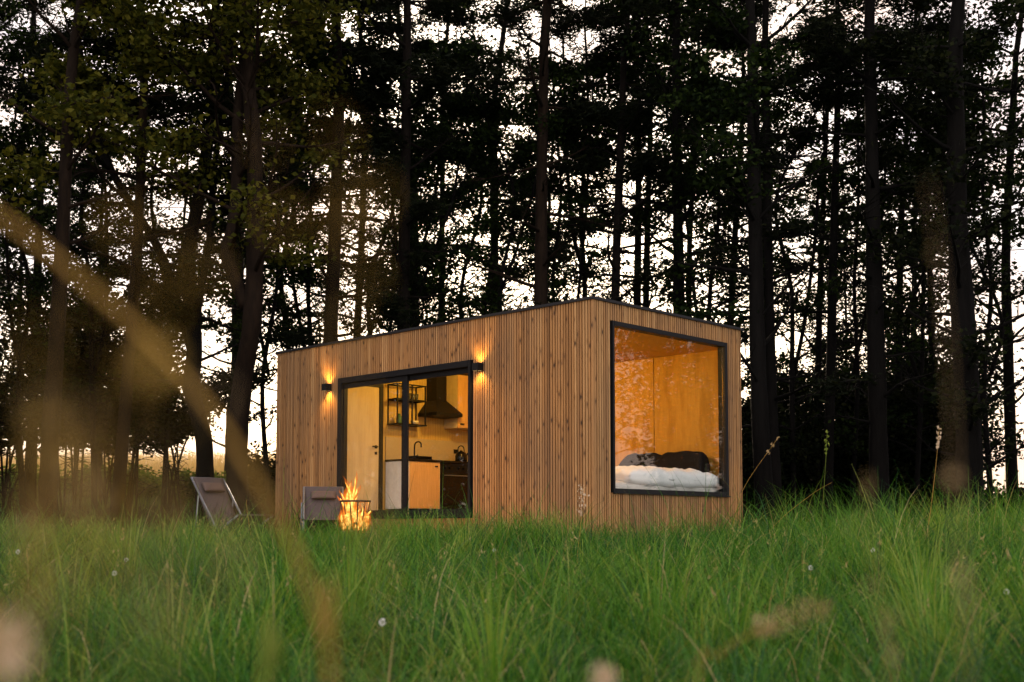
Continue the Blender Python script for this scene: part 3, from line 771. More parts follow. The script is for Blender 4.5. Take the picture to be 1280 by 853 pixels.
for u, Y, w, lb in ((28, 23, 7, 'spindly sapling at the left frame edge'), (118, 22.5, 7, 'spindly sapling between the thick left trunk and the leaning trunk'), (205, 24, 6, 'spindly sapling just left of the crooked tree'), (336, 23, 6, 'spindly sapling right of the forked trunk'),
        (388, 24, 7, 'spindly sapling above the left wall lamp'), (475, 25, 7, 'spindly sapling between the two thick pines over the door'), (530, 24, 6, 'spindly sapling over the right door panel'), (590, 25, 7, 'spindly sapling over the right wall lamp'),
        (632, 24, 6, 'spindly sapling left of the tall pine by the roof corner'), (705, 25, 6, 'spindly sapling right of the tall pine by the roof corner'), (886, 24, 7, 'spindly sapling over the right edge of the picture window'), (992, 23, 7, 'spindly sapling right of the close dark trunks'), (1066, 24, 6, 'spindly sapling left of the straight black trunk'), (1146, 23, 6, 'spindly sapling between the black trunk and the widest trunk'), (1238, 22, 7, 'spindly sapling right of the widest trunk')):
    q = random.Random(u); tree(lb, 'twig', Y, [([(u, 620), (u+q.randint(-8, 8), 480), (u+q.randint(-14, 14), 360), (u+q.randint(-22, 22), 250), (u+q.randint(-30, 30), 140)], w),
        ([(u, 470), (u+q.choice((-1, 1))*14, 400), (u+q.choice((-1, 1))*q.randint(16, 34), 300)], w*.6)], 9.5, 'dark_bark', name='sapling')
# understory bushes: many stems from the ground and leaves through the whole volume
def bush(label, loc, rad, h, seed, mat='bush_leaves', n_stems=9, leaves=7000, ll=.10, lw=.068, name='bush', group='bushes under the trees', zmin=0.02):
    rng = np.random.default_rng(seed); rd = random.Random(seed)
    e = empty(name, loc, 0, label, 'bush', group)
    m = MB(); cl = []
    for k in range(n_stems):
        a = rd.uniform(0, 6.28); rr = rad * rd.uniform(.3, 1.0); hh = h * rd.uniform(.55, 1.05) * (1 - .25*rr/rad)
        p0 = Vector((rd.uniform(-.2, .2), rd.uniform(-.2, .2), -.05)); pe = Vector((math.cos(a)*rr, math.sin(a)*rr, hh))
        pm = (p0*.5 + pe*.5) + Vector((-math.cos(a)*rr*.22, -math.sin(a)*rr*.22, hh*.08))
        path = catmull([p0, pm, pe], 6); m.tube(path, [.028*(1-.8*i/len(path)) for i in range(len(path))], 5, False)
        for i in range(2, len(path)):
            for q in range(3):
                tw = Vector((rd.uniform(-1, 1), rd.uniform(-1, 1), rd.uniform(-.35, .6))).normalized() * rd.uniform(.25, .75) * rad * .42
                m.tube([path[i], path[i] + tw*.5 + Vector((0, 0, .03)), path[i]+tw], [.01, .007, .003], 3, False); cl.append(path[i]+tw)
                if rd.random() < .5: cl.append(path[i]+tw*.5)
    m.build('stems', M['dark_bark'], e)
    C = np.array([tuple(c) for c in cl]); per = max(6, leaves // len(C))
    P = C[:, None] + rng.normal(size=(len(C), per, 3)) * np.array([.2, .2, .13]) * (.6 + rad*.22)
    P = P.reshape(-1, 3); P = P[P[:, 2] > zmin + .35*np.sin(P[:, 0]*2.1)*np.sin(P[:, 1]*1.7+1)*(zmin > .1)]
    link('foliage', leaf_mesh('foliage', P, rng, ll, lw), M[mat], e)
    return e
def bush_at(label, u, Y, rad, h, seed, **kw):
    p = at(u, 640, Y); return bush(label, (p.x, Y, gzf(p.x, Y)), rad, h, seed, **kw)
bl = [
 ('dark bush hugging the right end wall of the cabin', 985, 25, 1.2, 3.4), ('low dark bush right behind the right cabin corner', 940, 23.5, 1.1, 3.0), ('low dark bush under the slender pair of trunks', 1045, 26.5, 1.4, 2.6),
 ('tall dark bush left of the straight thick black trunk', 1075, 28, 1.5, 4.2), ('tall dark bush between the thick black trunk and the widest trunk', 1145, 25.5, 1.6, 4.4),
 ('rounded dark bush left of the widest trunk', 1185, 29, 1.7, 4.8), ('leafy young growth between the cabin end and the slender pair', 1005, 29, 1.6, 5.2), ('leafy young growth behind the straight thick black trunk', 1108, 31, 1.9, 6.0), ('leafy dark growth behind the widest trunk', 1192, 27, 1.5, 4.9), ('low bush right of the widest trunk with sunset over it', 1252, 24, 1.1, .95),
 ('dense bushy tree at the far left edge', 5, 23, 2.0, 5.6), ('broad dark bush behind the thick left trunk', 85, 25, 2.3, 6.4),
 ('dark leafy bush behind the leaning brown trunk', 165, 24, 2.0, 5.6), ('bush between the crooked tree and the leaning trunk', 215, 27, 1.5, 4.6),
 ('drooping dark bush between the far left bushy tree and the leaning trunk', 128, 29, 2.2, 5.5), ('small bush between the big forked trunk and the cabin wall', 338, 24, .8, 1.7), ]
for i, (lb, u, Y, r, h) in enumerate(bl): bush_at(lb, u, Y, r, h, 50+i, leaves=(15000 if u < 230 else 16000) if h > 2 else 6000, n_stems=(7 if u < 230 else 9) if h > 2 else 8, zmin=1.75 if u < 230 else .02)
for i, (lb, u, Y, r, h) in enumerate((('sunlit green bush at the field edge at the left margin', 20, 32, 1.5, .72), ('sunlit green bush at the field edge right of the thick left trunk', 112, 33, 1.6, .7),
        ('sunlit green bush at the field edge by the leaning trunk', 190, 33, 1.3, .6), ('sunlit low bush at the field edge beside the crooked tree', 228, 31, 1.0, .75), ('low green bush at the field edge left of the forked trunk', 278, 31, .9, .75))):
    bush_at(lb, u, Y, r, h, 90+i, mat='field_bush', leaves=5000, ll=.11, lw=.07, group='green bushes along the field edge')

# the wood goes on behind and to both sides: copies of the trees above
def more_trees():
    rd = random.Random(21)
    back = [(-11.5, 33, 'pale backlit tree of the rear row seen past the far left trunk'), (-8.2, 35, 'rear row tree seen between the leaning and the crooked tree'),
            (-14.6, 35, 'rear row tree at the left frame edge'), (-3.1, 36, 'rear row tree seen over the left part of the roof'), (1.0, 35.5, 'rear row tree seen over the roof left of its front corner'),
            (7.2, 34, 'rear row tree in the gap right of the cabin'), (9.9, 36, 'rear row tree beyond the straight black trunk'), (11.4, 33.5, 'rear row tree beyond the widest right trunk')]
    src = [SEEN[i] for i in (24, 25, 36, 25, 24, 15, 34, 24, 25, 20, 24, 17)]
    def put(s, x, y, k, rz, lb, group):
        c = copy_tree(s); c.location = (x, y, gzf(x, y)); c.rotation_euler = (0, 0, rz); c.scale = (k, k, k); c['label'] = lb; c['group'] = group
    for i, (x, y, lb) in enumerate(back): put(src[i % len(src)], x, y, rd.uniform(.95, 1.15), rd.uniform(0, 6.28), lb, 'rear row of trees')
    put(SEEN[8], -.5, 29.5, 1.02, 2.2, 'tall rear pine closing the sky gap left of the pine by the roof corner', 'rear row of trees')
    side = [(10.6, 18.5), (12.4, 20.5), (15.5, 19.5), (16.8, 16.2), (19, 18.5), (22.5, 16), (25, 19), (28, 22), (31, 18), (14.5, 15), (20.5, 21)]
    for i, (x, y) in enumerate(side):
        put(SEEN[(18, 22, 25, 15, 19, 23, 16, 26, 20)[i % 9]], x, y, rd.uniform(.9, 1.1), rd.uniform(0, 6.28), 'dark tree of the wood mirrored in the picture window glass', 'trees mirrored in the picture window')
    for i, (x, y) in enumerate([(-11, 19), (-13.5, 21), (-15, 18), (-17.5, 22), (-20, 18.5), (-23, 21), (-16, 15), (-19, 15.5), (-22, 16.5), (-26, 18), (-25, 14.5), (-29, 16), (-30, 20), (-18, 12.5)]):
        put(SEEN[(25, 2, 24, 4, 25)[i % 5]], x, y, rd.uniform(.9, 1.1), rd.uniform(0, 6.28), 'dark tree of the wood mirrored in the sliding door glass', 'trees mirrored in the sliding door')
more_trees()
def mirrored_growth():
    rd = random.Random(8)
    b0 = bush('leafy tree of the wood mirrored in the picture window glass', (11.2, 17.2, gzf(11.2, 17.2)), 2.1, 7.0, 301, n_stems=9, leaves=5200, name='young_tree', group='young trees mirrored in the picture window', ll=.13, lw=.09)
    b0['category'] = 'tree'
    def put(x, y, lb=None, g=None):
        c = copy_tree(b0); k = rd.uniform(.85, 1.25); c.location = (x, y, gzf(x, y)); c.rotation_euler = (0, 0, rd.uniform(0, 6.28)); c.scale = (k, k, k*rd.uniform(.9, 1.15))
        if lb: c['label'] = lb; c['group'] = g
    put(17.8, 18.6)
    for x, y in ((-10.5, 15.5), (-13, 13.8), (-13.4, 17.2), (-16.5, 19.2), (-18.5, 16.6), (-22, 13.5)): put(x, y, 'leafy tree of the wood mirrored in the sliding door glass', 'young trees mirrored in the sliding door')
mirrored_growth()

# ------------------------------------------------------------------ grass
def blades(n, xy, length, width, lean, az, droop, hue, rng, levels=4, base_z=None):
    """curved tapering blades; returns verts, quads, attr"""
    x, y = xy[:, 0], xy[:, 1]; z = (gz(x, y) if base_z is None else base_z) - .02
    dx, dy = np.cos(az), np.sin(az); sx, sy = -dy, dx
    tw = rng.uniform(-.9, .9, n); sx, sy = sx*np.cos(tw) - sy*np.sin(tw), sx*np.sin(tw) + sy*np.cos(tw)
    V = np.zeros((n, levels*2, 3), np.float32)
    ang = lean.copy(); px, py, pz = x.copy(), y.copy(), z.copy(); seg = length / (levels-1)
    for k in range(levels):
        w = width * (1 - (k/(levels-1))**1.6) * .5 + .0004
        V[:, 2*k] = np.stack([px - sx*w, py - sy*w, pz], 1); V[:, 2*k+1] = np.stack([px + sx*w, py + sy*w, pz], 1)
        px = px + dx*np.sin(ang)*seg; py = py + dy*np.sin(ang)*seg; pz = pz + np.cos(ang)*seg
        ang = ang + droop/(levels-1)
    i = np.arange(n)[:, None]*(levels*2)
    q = np.concatenate([np.stack([i[:, 0]+2*k, i[:, 0]+2*k+1, i[:, 0]+2*k+3, i[:, 0]+2*k+2], 1) for k in range(levels-1)], 1).reshape(-1, 4)
    return V.reshape(-1, 3), q, np.repeat(hue, levels-1)
def outside_cabin(xy, pad=.03):
    w, l = to_cab(xy[:, 0], xy[:, 1]); return ~((w > -pad) & (w < CW+pad) & (l > -pad) & (l < CL+pad))
def fbm(x, y, s):
    return (np.sin(x*1.7*s+1.1)*np.sin(y*1.3*s+.4) + .6*np.sin(x*3.1*s+2.0+1.3*np.sin(y*1.1*s))*np.sin(y*2.7*s+1.9) + .4*np.sin(x*6.3*s+y*4.7*s)) / 2
def meadow():
    rng = np.random.default_rng(5); VS, QS, HS = [], [], []; off = 0
    def add(V, q, h):
        nonlocal off
        VS.append(V); QS.append(q + off); HS.append(h); off += len(V)
    def zone(y0, y1, dens, wmul, hmul):
        xm = .52*y1 + 1.6; area = (y1-y0)*2*xm; nt = int(area*dens/44)
        c = np.stack([rng.uniform(-xm, xm, nt), rng.uniform(y0, y1, nt)], 1)
        k = rng.integers(0, nt, int(area*dens)); n = len(k)
        ta = rng.uniform(0, 6.28, nt); th = rng.gamma(7, 1/7, nt).clip(.5, 1.8); thue = rng.normal(0, .13, nt)
        r = np.abs(rng.normal(0, .115, n)); a = rng.uniform(0, 6.28, n)
        xy = c[k] + np.stack([np.cos(a)*r, np.sin(a)*r], 1)
        u = fbm(xy[:, 0], xy[:, 1], .9); u2 = fbm(xy[:, 0]+7, xy[:, 1]-3, 2.1)
        L = rng.gamma(8, .072, n) * th[k] * (1 + .50*u) * hmul
        # the meadow is shorter beside the cabin and taller on the right
        far = np.interp(xy[:, 1], [4, 9], [0, 1]); L *= 1 + far*(np.interp(xy[:, 0], [-6, -2, -.6, .4, 1.8, 3.4], [.66, .58, .64, .60, .62, 1.12]) - 1)
        wl = np.clip(to_cab(xy[:, 0], xy[:, 1])[0], -3, 0); 
        az = a*1.0 + rng.normal(0, .8, n); az = np.where(rng.random(n) < .58, ta[k] + rng.normal(0, .55, n), az)
        lean = np.abs(rng.normal(.18, .20, n)) + r*1.8; droop = rng.gamma(4, .58, n) * np.clip(L/.55, .5, 1.4)
        up = rng.random(n) < .16; droop = np.where(up, droop*.35, droop); L = np.where(up, L*.80, L)
        hue = .38 + .22*u2 + .22*fbm(xy[:, 0]*.5+2, xy[:, 1]*.6, .9) + thue[k] + rng.normal(0, .19, n); hue = np.clip(hue, 0, .88)
        dry = rng.random(n) < .035 + .05*np.clip(u, 0, 1); hue = np.where(dry, rng.uniform(.9, 1, n), hue)
        L = np.minimum(L, np.interp(xy[:, 1], [1.6, 3, 5, 9], [.34, .48, .8, 1.0]))
        W = rng.uniform(.0026, .0058, n) * wmul
        ok = outside_cabin(xy, .02) & (xy[:, 1] > y0-.4)
        d2 = np.hypot(xy[:, 0], xy[:, 1]); ok &= d2 > 1.6; ok &= rng.random(n) < .52 + .75*fbm(xy[:, 0]*1.6+3, xy[:, 1]*1.2, 1.7)
        add(*blades(ok.sum(), xy[ok], L[ok], W[ok], lean[ok], az[ok], droop[ok], hue[ok], rng, 6))
    zone(1.6, 5.0, 2600, .9, 1.0); zone(5.0, 9.0, 2100, 1.0, 1.0); zone(9.0, 13.0, 1450, 1.15, 1.02); zone(13.0, 18.0, 750, 1.35, .98)
    # tall upright tussocks standing above the rest
    for n_t, xr, yr, hl in ((70, (2.9, 8.5), (7.5, 13.5), .62), (26, (-1.5, 0.6), (9.5, 13.0), .42), (30, (-7, -2.5), (9, 14), .42), (40, (-3, 4), (4, 8), .55)):
        for q in range(n_t):
            cx, cy_ = rng.uniform(*xr), rng.uniform(*yr); n = rng.integers(40, 110); r = np.abs(rng.normal(0, .07, n)); a = rng.uniform(0, 6.28, n)
            xy = np.stack([cx + np.cos(a)*r, cy_ + np.sin(a)*r], 1); ok = outside_cabin(xy, .03); xy, a, r = xy[ok], a[ok], r[ok]; n = len(xy)
            if n < 5: continue
            add(*blades(n, xy, hl*rng.uniform(.6, 1.25, n), rng.uniform(.0032, .0068, n), np.abs(rng.normal(.08, .08, n)) + r*1.5, a, rng.gamma(2.4, .36, n), np.clip(rng.normal(rng.uniform(.45, .85), .1, n), 0, .89), rng, 6))
    # flowering stems with small heads among the blades
    n = 420; y = rng.uniform(4.5, 16, n); x = rng.uniform(-1, 1, n)*(.52*y+1.2); xy = np.stack([x, y], 1); ok = outside_cabin(xy, .1); xy = xy[ok]; n = len(xy)
    L = rng.uniform(.36, .60, n)*np.interp(xy[:, 1], [4, 9], [1, .75]); az = rng.uniform(0, 6.28, n); lean = np.abs(rng.normal(.1, .1, n)); dr = np.abs(rng.normal(.35, .2, n))
    V, q, h = blades(n, xy, L, np.full(n, .0035), lean, az, dr, rng.uniform(.8, .97, n), rng); add(V, q, h)
    tip = V.reshape(n, 8, 3)[:, 6]; pre = V.reshape(n, 8, 3)[:, 4]; d = tip - pre; d /= np.linalg.norm(d, axis=1, keepdims=True)
    for s in range(9):    # husks along the top of the stem
        c = tip - d*rng.uniform(0, .085, n)[:, None] + rng.normal(0, .007, (n, 3)); a = d*.022 + rng.normal(0, .008, (n, 3)); b = unit(n, rng)*.004
        V = np.stack([c-a*.5, c+b, c+a*.5, c-b], 1).reshape(-1, 3); add(V, np.arange(n*4).reshape(-1, 4), rng.uniform(.88, 1, n))
    me = np_mesh('grass', np.concatenate(VS), np.concatenate(QS), attr=np.concatenate(HS))
    o = link('grass', me, M['meadow_grass']); tag(o, 'tall green meadow grass around the cabin', 'grass', kind='stuff')
meadow()

def strip(name, label, mat, n, xr, yr, L, W, seed, droop=.5, hue=(0, 1), head=False, tall=None):
    rng = np.random.default_rng(seed); xy = np.stack([rng.uniform(*xr, n), rng.uniform(*yr, n)], 1); xy = xy[outside_cabin(xy, .2)]
    if tall is not None: xy = xy[rng.random(len(xy)) < tall(xy)]
    n = len(xy)
    l = rng.uniform(*L, n)*(1+.3*fbm(xy[:, 0], xy[:, 1], .5)); V, q, h = blades(n, xy, l, rng.uniform(*W, n), np.abs(rng.normal(.1, .15, n)), rng.uniform(0, 6.28, n), rng.gamma(2, droop/2, n), rng.uniform(*hue, n), rng)
    if head:
        tip = V.reshape(n, 8, 3)[:, 6]; up = np.array([0, 0, 1.0])
        a = up*.05 + rng.normal(0, .015, (n, 3)); b = unit(n, rng)*.012; b[:, 2] = 0
        V2 = np.stack([tip-a, tip+b, tip+a, tip-b], 1).reshape(-1, 3); q = np.concatenate([q, np.arange(n*4).reshape(-1, 4)+len(V)]); V = np.concatenate([V, V2]); h = np.concatenate([h, np.ones(n)])
    o = link(name, np_mesh(name, V, q, attr=h), M[mat]); tag(o, label, 'plants', kind='stuff')
strip('wheat_field', 'ripe straw coloured crop beyond the trees on the left', 'wheat', 42000, (-45, 4), (37, 60), (.7, 1.0), (.012, .02), 61, .3, head=True)
strip('field_grass', 'sunlit green grass strip before the crop field', 'field_green', 26000, (-32, 16), (26, 37.5), (.18, .34), (.012, .022), 62, .8)
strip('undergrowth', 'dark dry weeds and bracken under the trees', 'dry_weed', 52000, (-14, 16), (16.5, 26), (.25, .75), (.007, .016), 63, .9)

# ------------------------------------------------------------------ stalks and seed heads close to the lens
def stalk(name, label, pts, width, mat, head=None, flat=True, group='tall grass stalks close to the camera', taper=.55):
    """pts: spine in world space from the root up; a folded, tapering leaf or round stem"""
    sp = catmull(pts, 7); n = len(sp); e = empty(name, sp[0], 0, label, 'grass stalk', group); o0 = sp[0]
    m = MB()
    for k, p in enumerate(sp):
        t = (sp[min(k+1, n-1)] - sp[max(k-1, 0)]).normalized(); side = t.cross(Vector((0, 1, .1))).normalized(); nr = t.cross(side)
        f = k/(n-1); w = width*.5*(1 - max(0, f-taper)/(1-taper)*.85 if flat else 1-.6*f)
        q = p - o0
        if flat: m.v += [tuple(q - side*w), tuple(q + nr*w*.35), tuple(q + side*w), tuple(q + nr*w*.35 + nr*.0006)]
    if flat:
        for k in range(n-1):
            a, b = 4*k, 4*(k+1)
            m.f += [(a, a+1, b+1, b), (a+1, a+2, b+2, b+1), (a+2, a+3, b+3, b+2), (a+3, a, b, b+3)]
    else: m.tube([p-o0 for p in sp], [width*.5*(1-.6*k/(n-1)) for k in range(n)], 6)
    m.build('blade' if flat else 'stem', M[mat], e, smooth=True)
    if head:
        hl, hr, cnt, hm, size = head; rng = np.random.default_rng(len(label)); C, A = [], []
        tip = sp[-1]; acc = 0; k = n-1
        path = [tip]
        while acc < hl and k > 0: acc += (sp[k]-sp[k-1]).length; k -= 1; path.append(sp[k])
        vs, qs = [], []
        for i in range(cnt):
            f = rng.random(); p = path[min(int(f*(len(path)-1)), len(path)-1)]; d = (path[0]-path[-1]).normalized()
            c = np.array(p - o0) + rng.normal(0, 1, 3)*hr*(.35+.65*math.sin(math.pi*min(1, f*.9+.1))); a = np.array(d)*size + rng.normal(0, size*.35, 3); b = rng.normal(0, size*.22, 3)
            j = len(vs); vs += [c-a*.5, c+b, c+a*.5, c-b]; qs.append((j, j+1, j+2, j+3))
        link('seed_head', np_mesh('seed_head', np.array(vs), np.array(qs)), M[hm], e)
    return e
def root(p, dx=0, dy=0): return Vector((p.x+dx, p.y+dy, gzf(p.x+dx, p.y+dy)-.02))
def chain(pxs, Y, **kw):
    P = [at(u, v, Y + i*kw.get('slope', 0)) for i, (u, v) in enumerate(pxs)]; return [root(P[0], kw.get('dx', 0), kw.get('dy', .03))] + P
stalk('grass_stalk', 'long blurred straw blade arching from the lower left up to the left edge', chain([(412, 900), (405, 800), (375, 705), (335, 625), (285, 545), (215, 455), (120, 365), (20, 285), (-70, 225)], .56), .0034, 'straw', taper=.95)
stalk('grass_stalk', 'blurred pale vertical stalk in front of the widest right trunk', chain([(1212, 900), (1205, 780), (1196, 620), (1186, 450), (1172, 310), (1160, 225)],   .55), .0009, 'seed_husk', (.24, .002, 5, 'seed_husk', .007), False)
stalk('grass_stalk', 'short blurred stalk with wispy head left of the long vertical one', chain([(1112, 900), (1104, 800), (1092, 700), (1085, 600)], .75), .0012, 'seed_husk', (.16, .006, 8, 'seed_husk', .006), False)
stalk('grass_stalk', 'blurred tan seed head lying sideways in the lower right grass', chain([(870, 900), (900, 820), (945, 790), (985, 775), (1040, 755)], 1.15), .0020, 'straw', (.075, .007, 44, 'seed_husk', .008), False)
stalk('grass_stalk', 'round pale blurred seed head at the lower left edge', chain([(-20, 930), (-5, 870), (12, 800)], .48), .0018, 'straw', (.014, .0055, 60, 'pale_husk', .007), False)
stalk('grass_stalk', 'brown hazy seed head over the foot of the thick left trunk', chain([(30, 950), (45, 780), (55, 640), (60, 560)], .30), .0009, 'straw', (.055, .012, 30, 'seed_husk', .006), False)
stalk('grass_stalk', 'faint brown hazy seed head over the dark trees in the upper left', chain([(120, 950), (135, 700), (165, 450), (205, 280)], .26), .0006, 'straw', (.035, .010, 18, 'straw', .005), False)
stalk('grass_stalk', 'faint golden seed head over the canopy above the left end of the roof', chain([(470, 950), (455, 700), (440, 400), (425, 170)], .26), .0006, 'straw', (.030, .009, 12, 'straw', .005), False)
stalk('grass_stalk', 'faint golden haze of a close seed head over the dark trees below the straw blade', chain([(60, 950), (70, 760), (95, 600), (110, 470)], .22), .0005, 'straw', (.035, .012, 22, 'straw', .0045), False)
stalk('grass_stalk', 'soft brown haze of a close seed head above the grass left of the deck chairs', chain([(190, 950), (195, 800), (205, 690), (210, 600)], .24), .0005, 'seed_husk', (.03, .011, 20, 'seed_husk', .0045), False)
stalk('grass_stalk', 'blurred cream clover like seed head at the bottom edge right of centre', chain([(735, 930), (750, 880), (755, 842)], .9), .0016, 'green_blade', (.012, .005, 90, 'pale_husk', .007), False)
stalk('grass_stalk', 'soft yellow green blade leaning at the bottom left of the meadow', chain([(330, 920), (345, 830), (352, 790)], .7), .007, 'green_blade')
# dry stems standing clear of the grass
g2 = 'dry stems standing clear of the grass'
stalk('dry_stem', 'slender dry stem with narrow head before the dark wood on the right', chain([(1155, 690), (1163, 640), (1170, 580), (1174, 535)], 9.0), .006, 'straw', (.16, .008, 60, 'pale_husk', .02), False, g2)
stalk('dry_stem', 'dry bent stem rising beside the right cabin corner', chain([(900, 700), (915, 660), (930, 610), (972, 548)], 11.0), .006, 'straw', (.2, .012, 40, 'seed_husk', .02), False, g2)
stalk('dry_stem', 'long dry stem slanting right of the cabin corner', chain([(940, 690), (975, 650), (1015, 618), (1040, 603)], 10.5), .005, 'straw', None, False, g2)
stalk('dry_stem', 'fluffy dry grass head before the front corner of the cabin', chain([(722, 690), (725, 665), (727, 635), (728, 610)], 9.5), .005, 'straw', (.22, .02, 90, 'pale_husk', .018), False, g2)
stalk('dry_stem', 'short tan stalk in front of the taupe deck chair', chain([(318, 690), (313, 665), (309, 640), (308, 625)], 12.5), .006, 'straw', None, False, g2)
stalk('dry_stem', 'thin green stem with a spike head by the slender pair of trunks', chain([(1026, 690), (1028, 640), (1032, 580), (1034, 540)], 9.6), .005, 'green_blade', (.2, .008, 50, 'green_blade', .018), False, g2)

# white clover dots
def flowers():
    spots = [(158, 700, 7.5, 'white clover flower in the left grass below the leaning trunk'), (22, 690, 7.0, 'white clover flower near the left edge of the meadow'), (143, 717, 6.4, 'white clover flower left of the blurred straw blade'),
             (478, 778, 4.2, 'white clover flower in the grass below the fire'), (1091, 688, 7.2, 'white clover flower in the tall grass at the right'), (1013, 710, 6.3, 'white clover flower right of the picture window in the grass'), (1258, 740, 5.2, 'white clover flower near the right edge'), (618, 688, 7.8, 'white clover flower in front of the long wall')]
    for i, (u, v, Y, lb) in enumerate(spots):
        p = at(u, v, Y); e = empty('clover_flower', root(p), 0, lb, 'flower', 'white flowers in the meadow')
        h = p - Vector(e.location)
        MB().tube([(0, 0, 0), tuple(h*.5+Vector((.01, 0, 0))), tuple(h)], .0018, 5).build('stem', M['green_blade'], e)
        rng = np.random.default_rng(i); d = unit(46, rng); C = d*.007 + np.array(h)
        vs = np.stack([C, C+np.roll(d, 1, 1)*.003+d*.004, C+d*.008, C-np.roll(d, 1, 1)*.003+d*.004], 1).reshape(-1, 3)
        link('petals', np_mesh('petals', vs, np.arange(len(vs)).reshape(-1, 4)), M['petal'], e)
flowers()

# overhead wires far behind
for (ul, vl, ur, vr, lb) in ((300, 262, 1000, 250, 'upper overhead wire behind the trees'), (300, 332, 1000, 326, 'lower overhead wire behind the trees')):
    a, b = at(ul, vl, 48), at(ur, vr, 48); d = (b-a); a = a - d*.8; b = b + d*.8
    pts = [a.lerp(b, t) + Vector((0, 0, -1.0*4*t*(1-t)+.9)) for t in np.linspace(0, 1, 25)]
    tag(MB().tube(pts, .022, 5).build('overhead_wire', M['wire'], None), lb, 'wire', 'overhead wires')

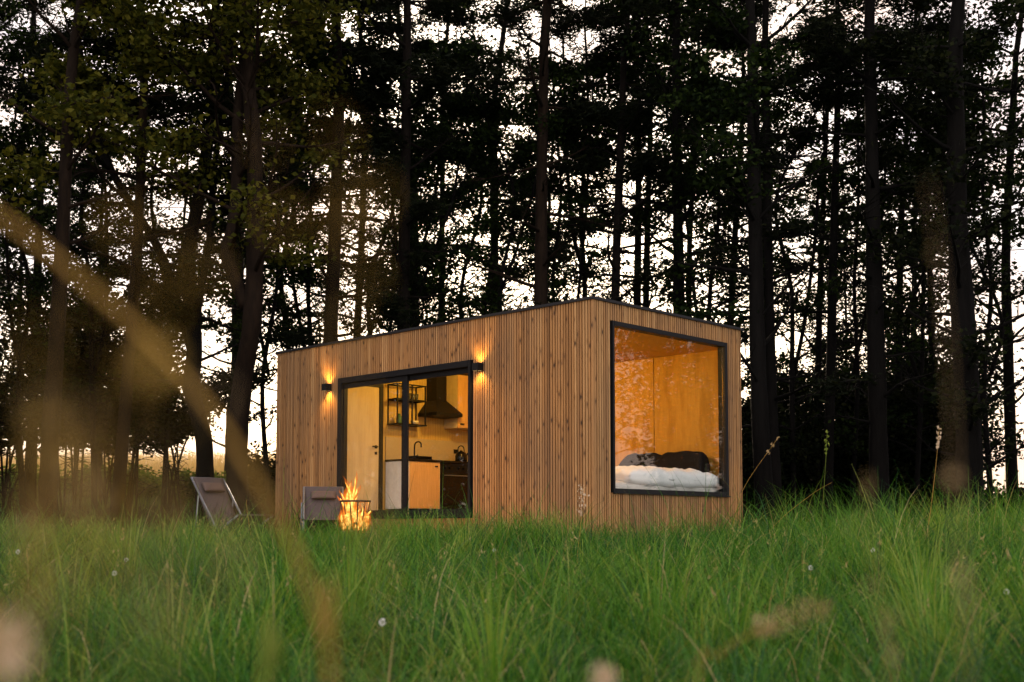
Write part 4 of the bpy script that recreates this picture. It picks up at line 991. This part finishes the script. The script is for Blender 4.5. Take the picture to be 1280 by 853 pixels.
# ------------------------------------------------------------------ world, sun, camera
SUN_EL, SUN_AZ = 16.5, -1.6
def world():
    w = bpy.data.worlds.new('World'); scene.world = w; w.use_nodes = True; t = w.node_tree; t.nodes.clear()
    out = t.nodes.new('ShaderNodeOutputWorld'); bg = t.nodes.new('ShaderNodeBackground'); sky = t.nodes.new('ShaderNodeTexSky')
    sky.sky_type = 'NISHITA'; sky.sun_disc = False; sky.sun_elevation = R(SUN_EL); sky.sun_rotation = R(SUN_AZ)
    sky.air_density = 1.0; sky.dust_density = 3.0; sky.ozone_density = 1.5; sky.altitude = 100
    # thin high cloud
    tc = t.nodes.new('ShaderNodeTexCoord'); mp = t.nodes.new('ShaderNodeMapping'); mp.inputs['Scale'].default_value = (2, 2, 7)
    nz = t.nodes.new('ShaderNodeTexNoise'); nz.inputs['Scale'].default_value = 1.6; nz.inputs['Detail'].default_value = 6
    cr = t.nodes.new('ShaderNodeValToRGB'); cr.color_ramp.elements[0].position = .3; cr.color_ramp.elements[0].color = (.45,)*3+(1,); cr.color_ramp.elements[1].position = .7; cr.color_ramp.elements[1].color = (.92,)*3+(1,)
    mx = t.nodes.new('ShaderNodeMix'); mx.data_type = 'RGBA'; mx.inputs[7].default_value = (1, 1, 1, 1)
    # cloud deck: grey lilac against the sunset, with brightness added behind the camera to light the cabin front
    sp = t.nodes.new('ShaderNodeSeparateXYZ'); mr = t.nodes.new('ShaderNodeMapRange'); cc = t.nodes.new('ShaderNodeMix'); cc.data_type = 'RGBA'
    mr.inputs['From Min'].default_value = .25; mr.inputs['From Max'].default_value = -.6
    n2 = t.nodes.new('ShaderNodeTexNoise'); n2.inputs['Scale'].default_value = 2.3; n2.inputs['Detail'].default_value = 4; t.links.new(mp.outputs[0], n2.inputs['Vector'])
    pc = t.nodes.new('ShaderNodeValToRGB'); e = pc.color_ramp.elements      # lilac grey cloud with peach lit patches
    e[0].position = .40; e[0].color = (.50, .43, .48, 1); e[1].position = .62; e[1].color = (.72, .50, .40, 1)
    sc_ = t.nodes.new('ShaderNodeVectorMath'); sc_.operation = 'SCALE'; sc_.inputs['Scale'].default_value = 9.0
    lo = t.nodes.new('ShaderNodeMapRange'); lo.inputs['From Min'].default_value = .20; lo.inputs['From Max'].default_value = .0; lo.inputs['To Max'].default_value = .34
    ad = t.nodes.new('ShaderNodeMath'); t.links.new(sp.outputs[2], lo.inputs[0]); t.links.new(lo.outputs[0], ad.inputs[0]); t.links.new(n2.outputs['Fac'], ad.inputs[1])
    t.links.new(ad.outputs[0], pc.inputs[0]); t.links.new(pc.outputs[0], sc_.inputs[0]); t.links.new(sc_.outputs[0], cc.inputs[6]); cc.inputs[7].default_value = (13.5, 11.9, 11.6, 1)
    t.links.new(tc.outputs['Generated'], sp.inputs[0]); t.links.new(sp.outputs[1], mr.inputs[0]); t.links.new(mr.outputs[0], cc.inputs[0]); t.links.new(cc.outputs[2], mx.inputs[7])
    L = t.links.new
    L(tc.outputs['Generated'], mp.inputs[0]); L(mp.outputs[0], nz.inputs['Vector']); L(nz.outputs['Fac'], cr.inputs[0]); L(cr.outputs[0], mx.inputs[0])
    L(sky.outputs[0], mx.inputs[6]); L(mx.outputs[2], bg.inputs[0]); bg.inputs[1].default_value = .12; L(bg.outputs[0], out.inputs[0])
world()
sl = bpy.data.lights.new('sun', 'SUN'); sl.energy = 1.2; sl.angle = R(2.0); sl.color = (1, .78, .55)
so = bpy.data.objects.new('sun', sl); COL.objects.link(so); so.rotation_euler = (-R(90 - SUN_EL), 0, R(-SUN_AZ)); so.location = (0, 40, 30)

cd = bpy.data.cameras.new('camera'); co = bpy.data.objects.new('camera', cd); COL.objects.link(co)
co.location = (0, 0, CAM_Z); co.rotation_euler = (R(90) + PITCH, 0, 0)
cd.sensor_fit = 'HORIZONTAL'; cd.sensor_width = 36; cd.lens = F/1280*36; cd.shift_y = SHIFT/1280
cd.clip_start = .02; cd.clip_end = 2000
cd.dof.use_dof = True; cd.dof.focus_distance = 14.6; cd.dof.aperture_fstop = 2.9
scene.camera = co

scene.view_settings.view_transform = 'Standard'; scene.view_settings.look = 'None'; scene.view_settings.gamma = 1
scene.view_settings.exposure = 0.92; scene.view_settings.use_curve_mapping = False
scene.render.engine = 'CYCLES'
cy = scene.cycles
cy.max_bounces = 6; cy.diffuse_bounces = 3; cy.glossy_bounces = 3; cy.transmission_bounces = 4; cy.transparent_max_bounces = 12
cy.caustics_reflective = False; cy.caustics_refractive = False; cy.sample_clamp_indirect = 6
cy.use_denoising = True
try: cy.denoiser = 'OPENIMAGEDENOISE'
except Exception: pass
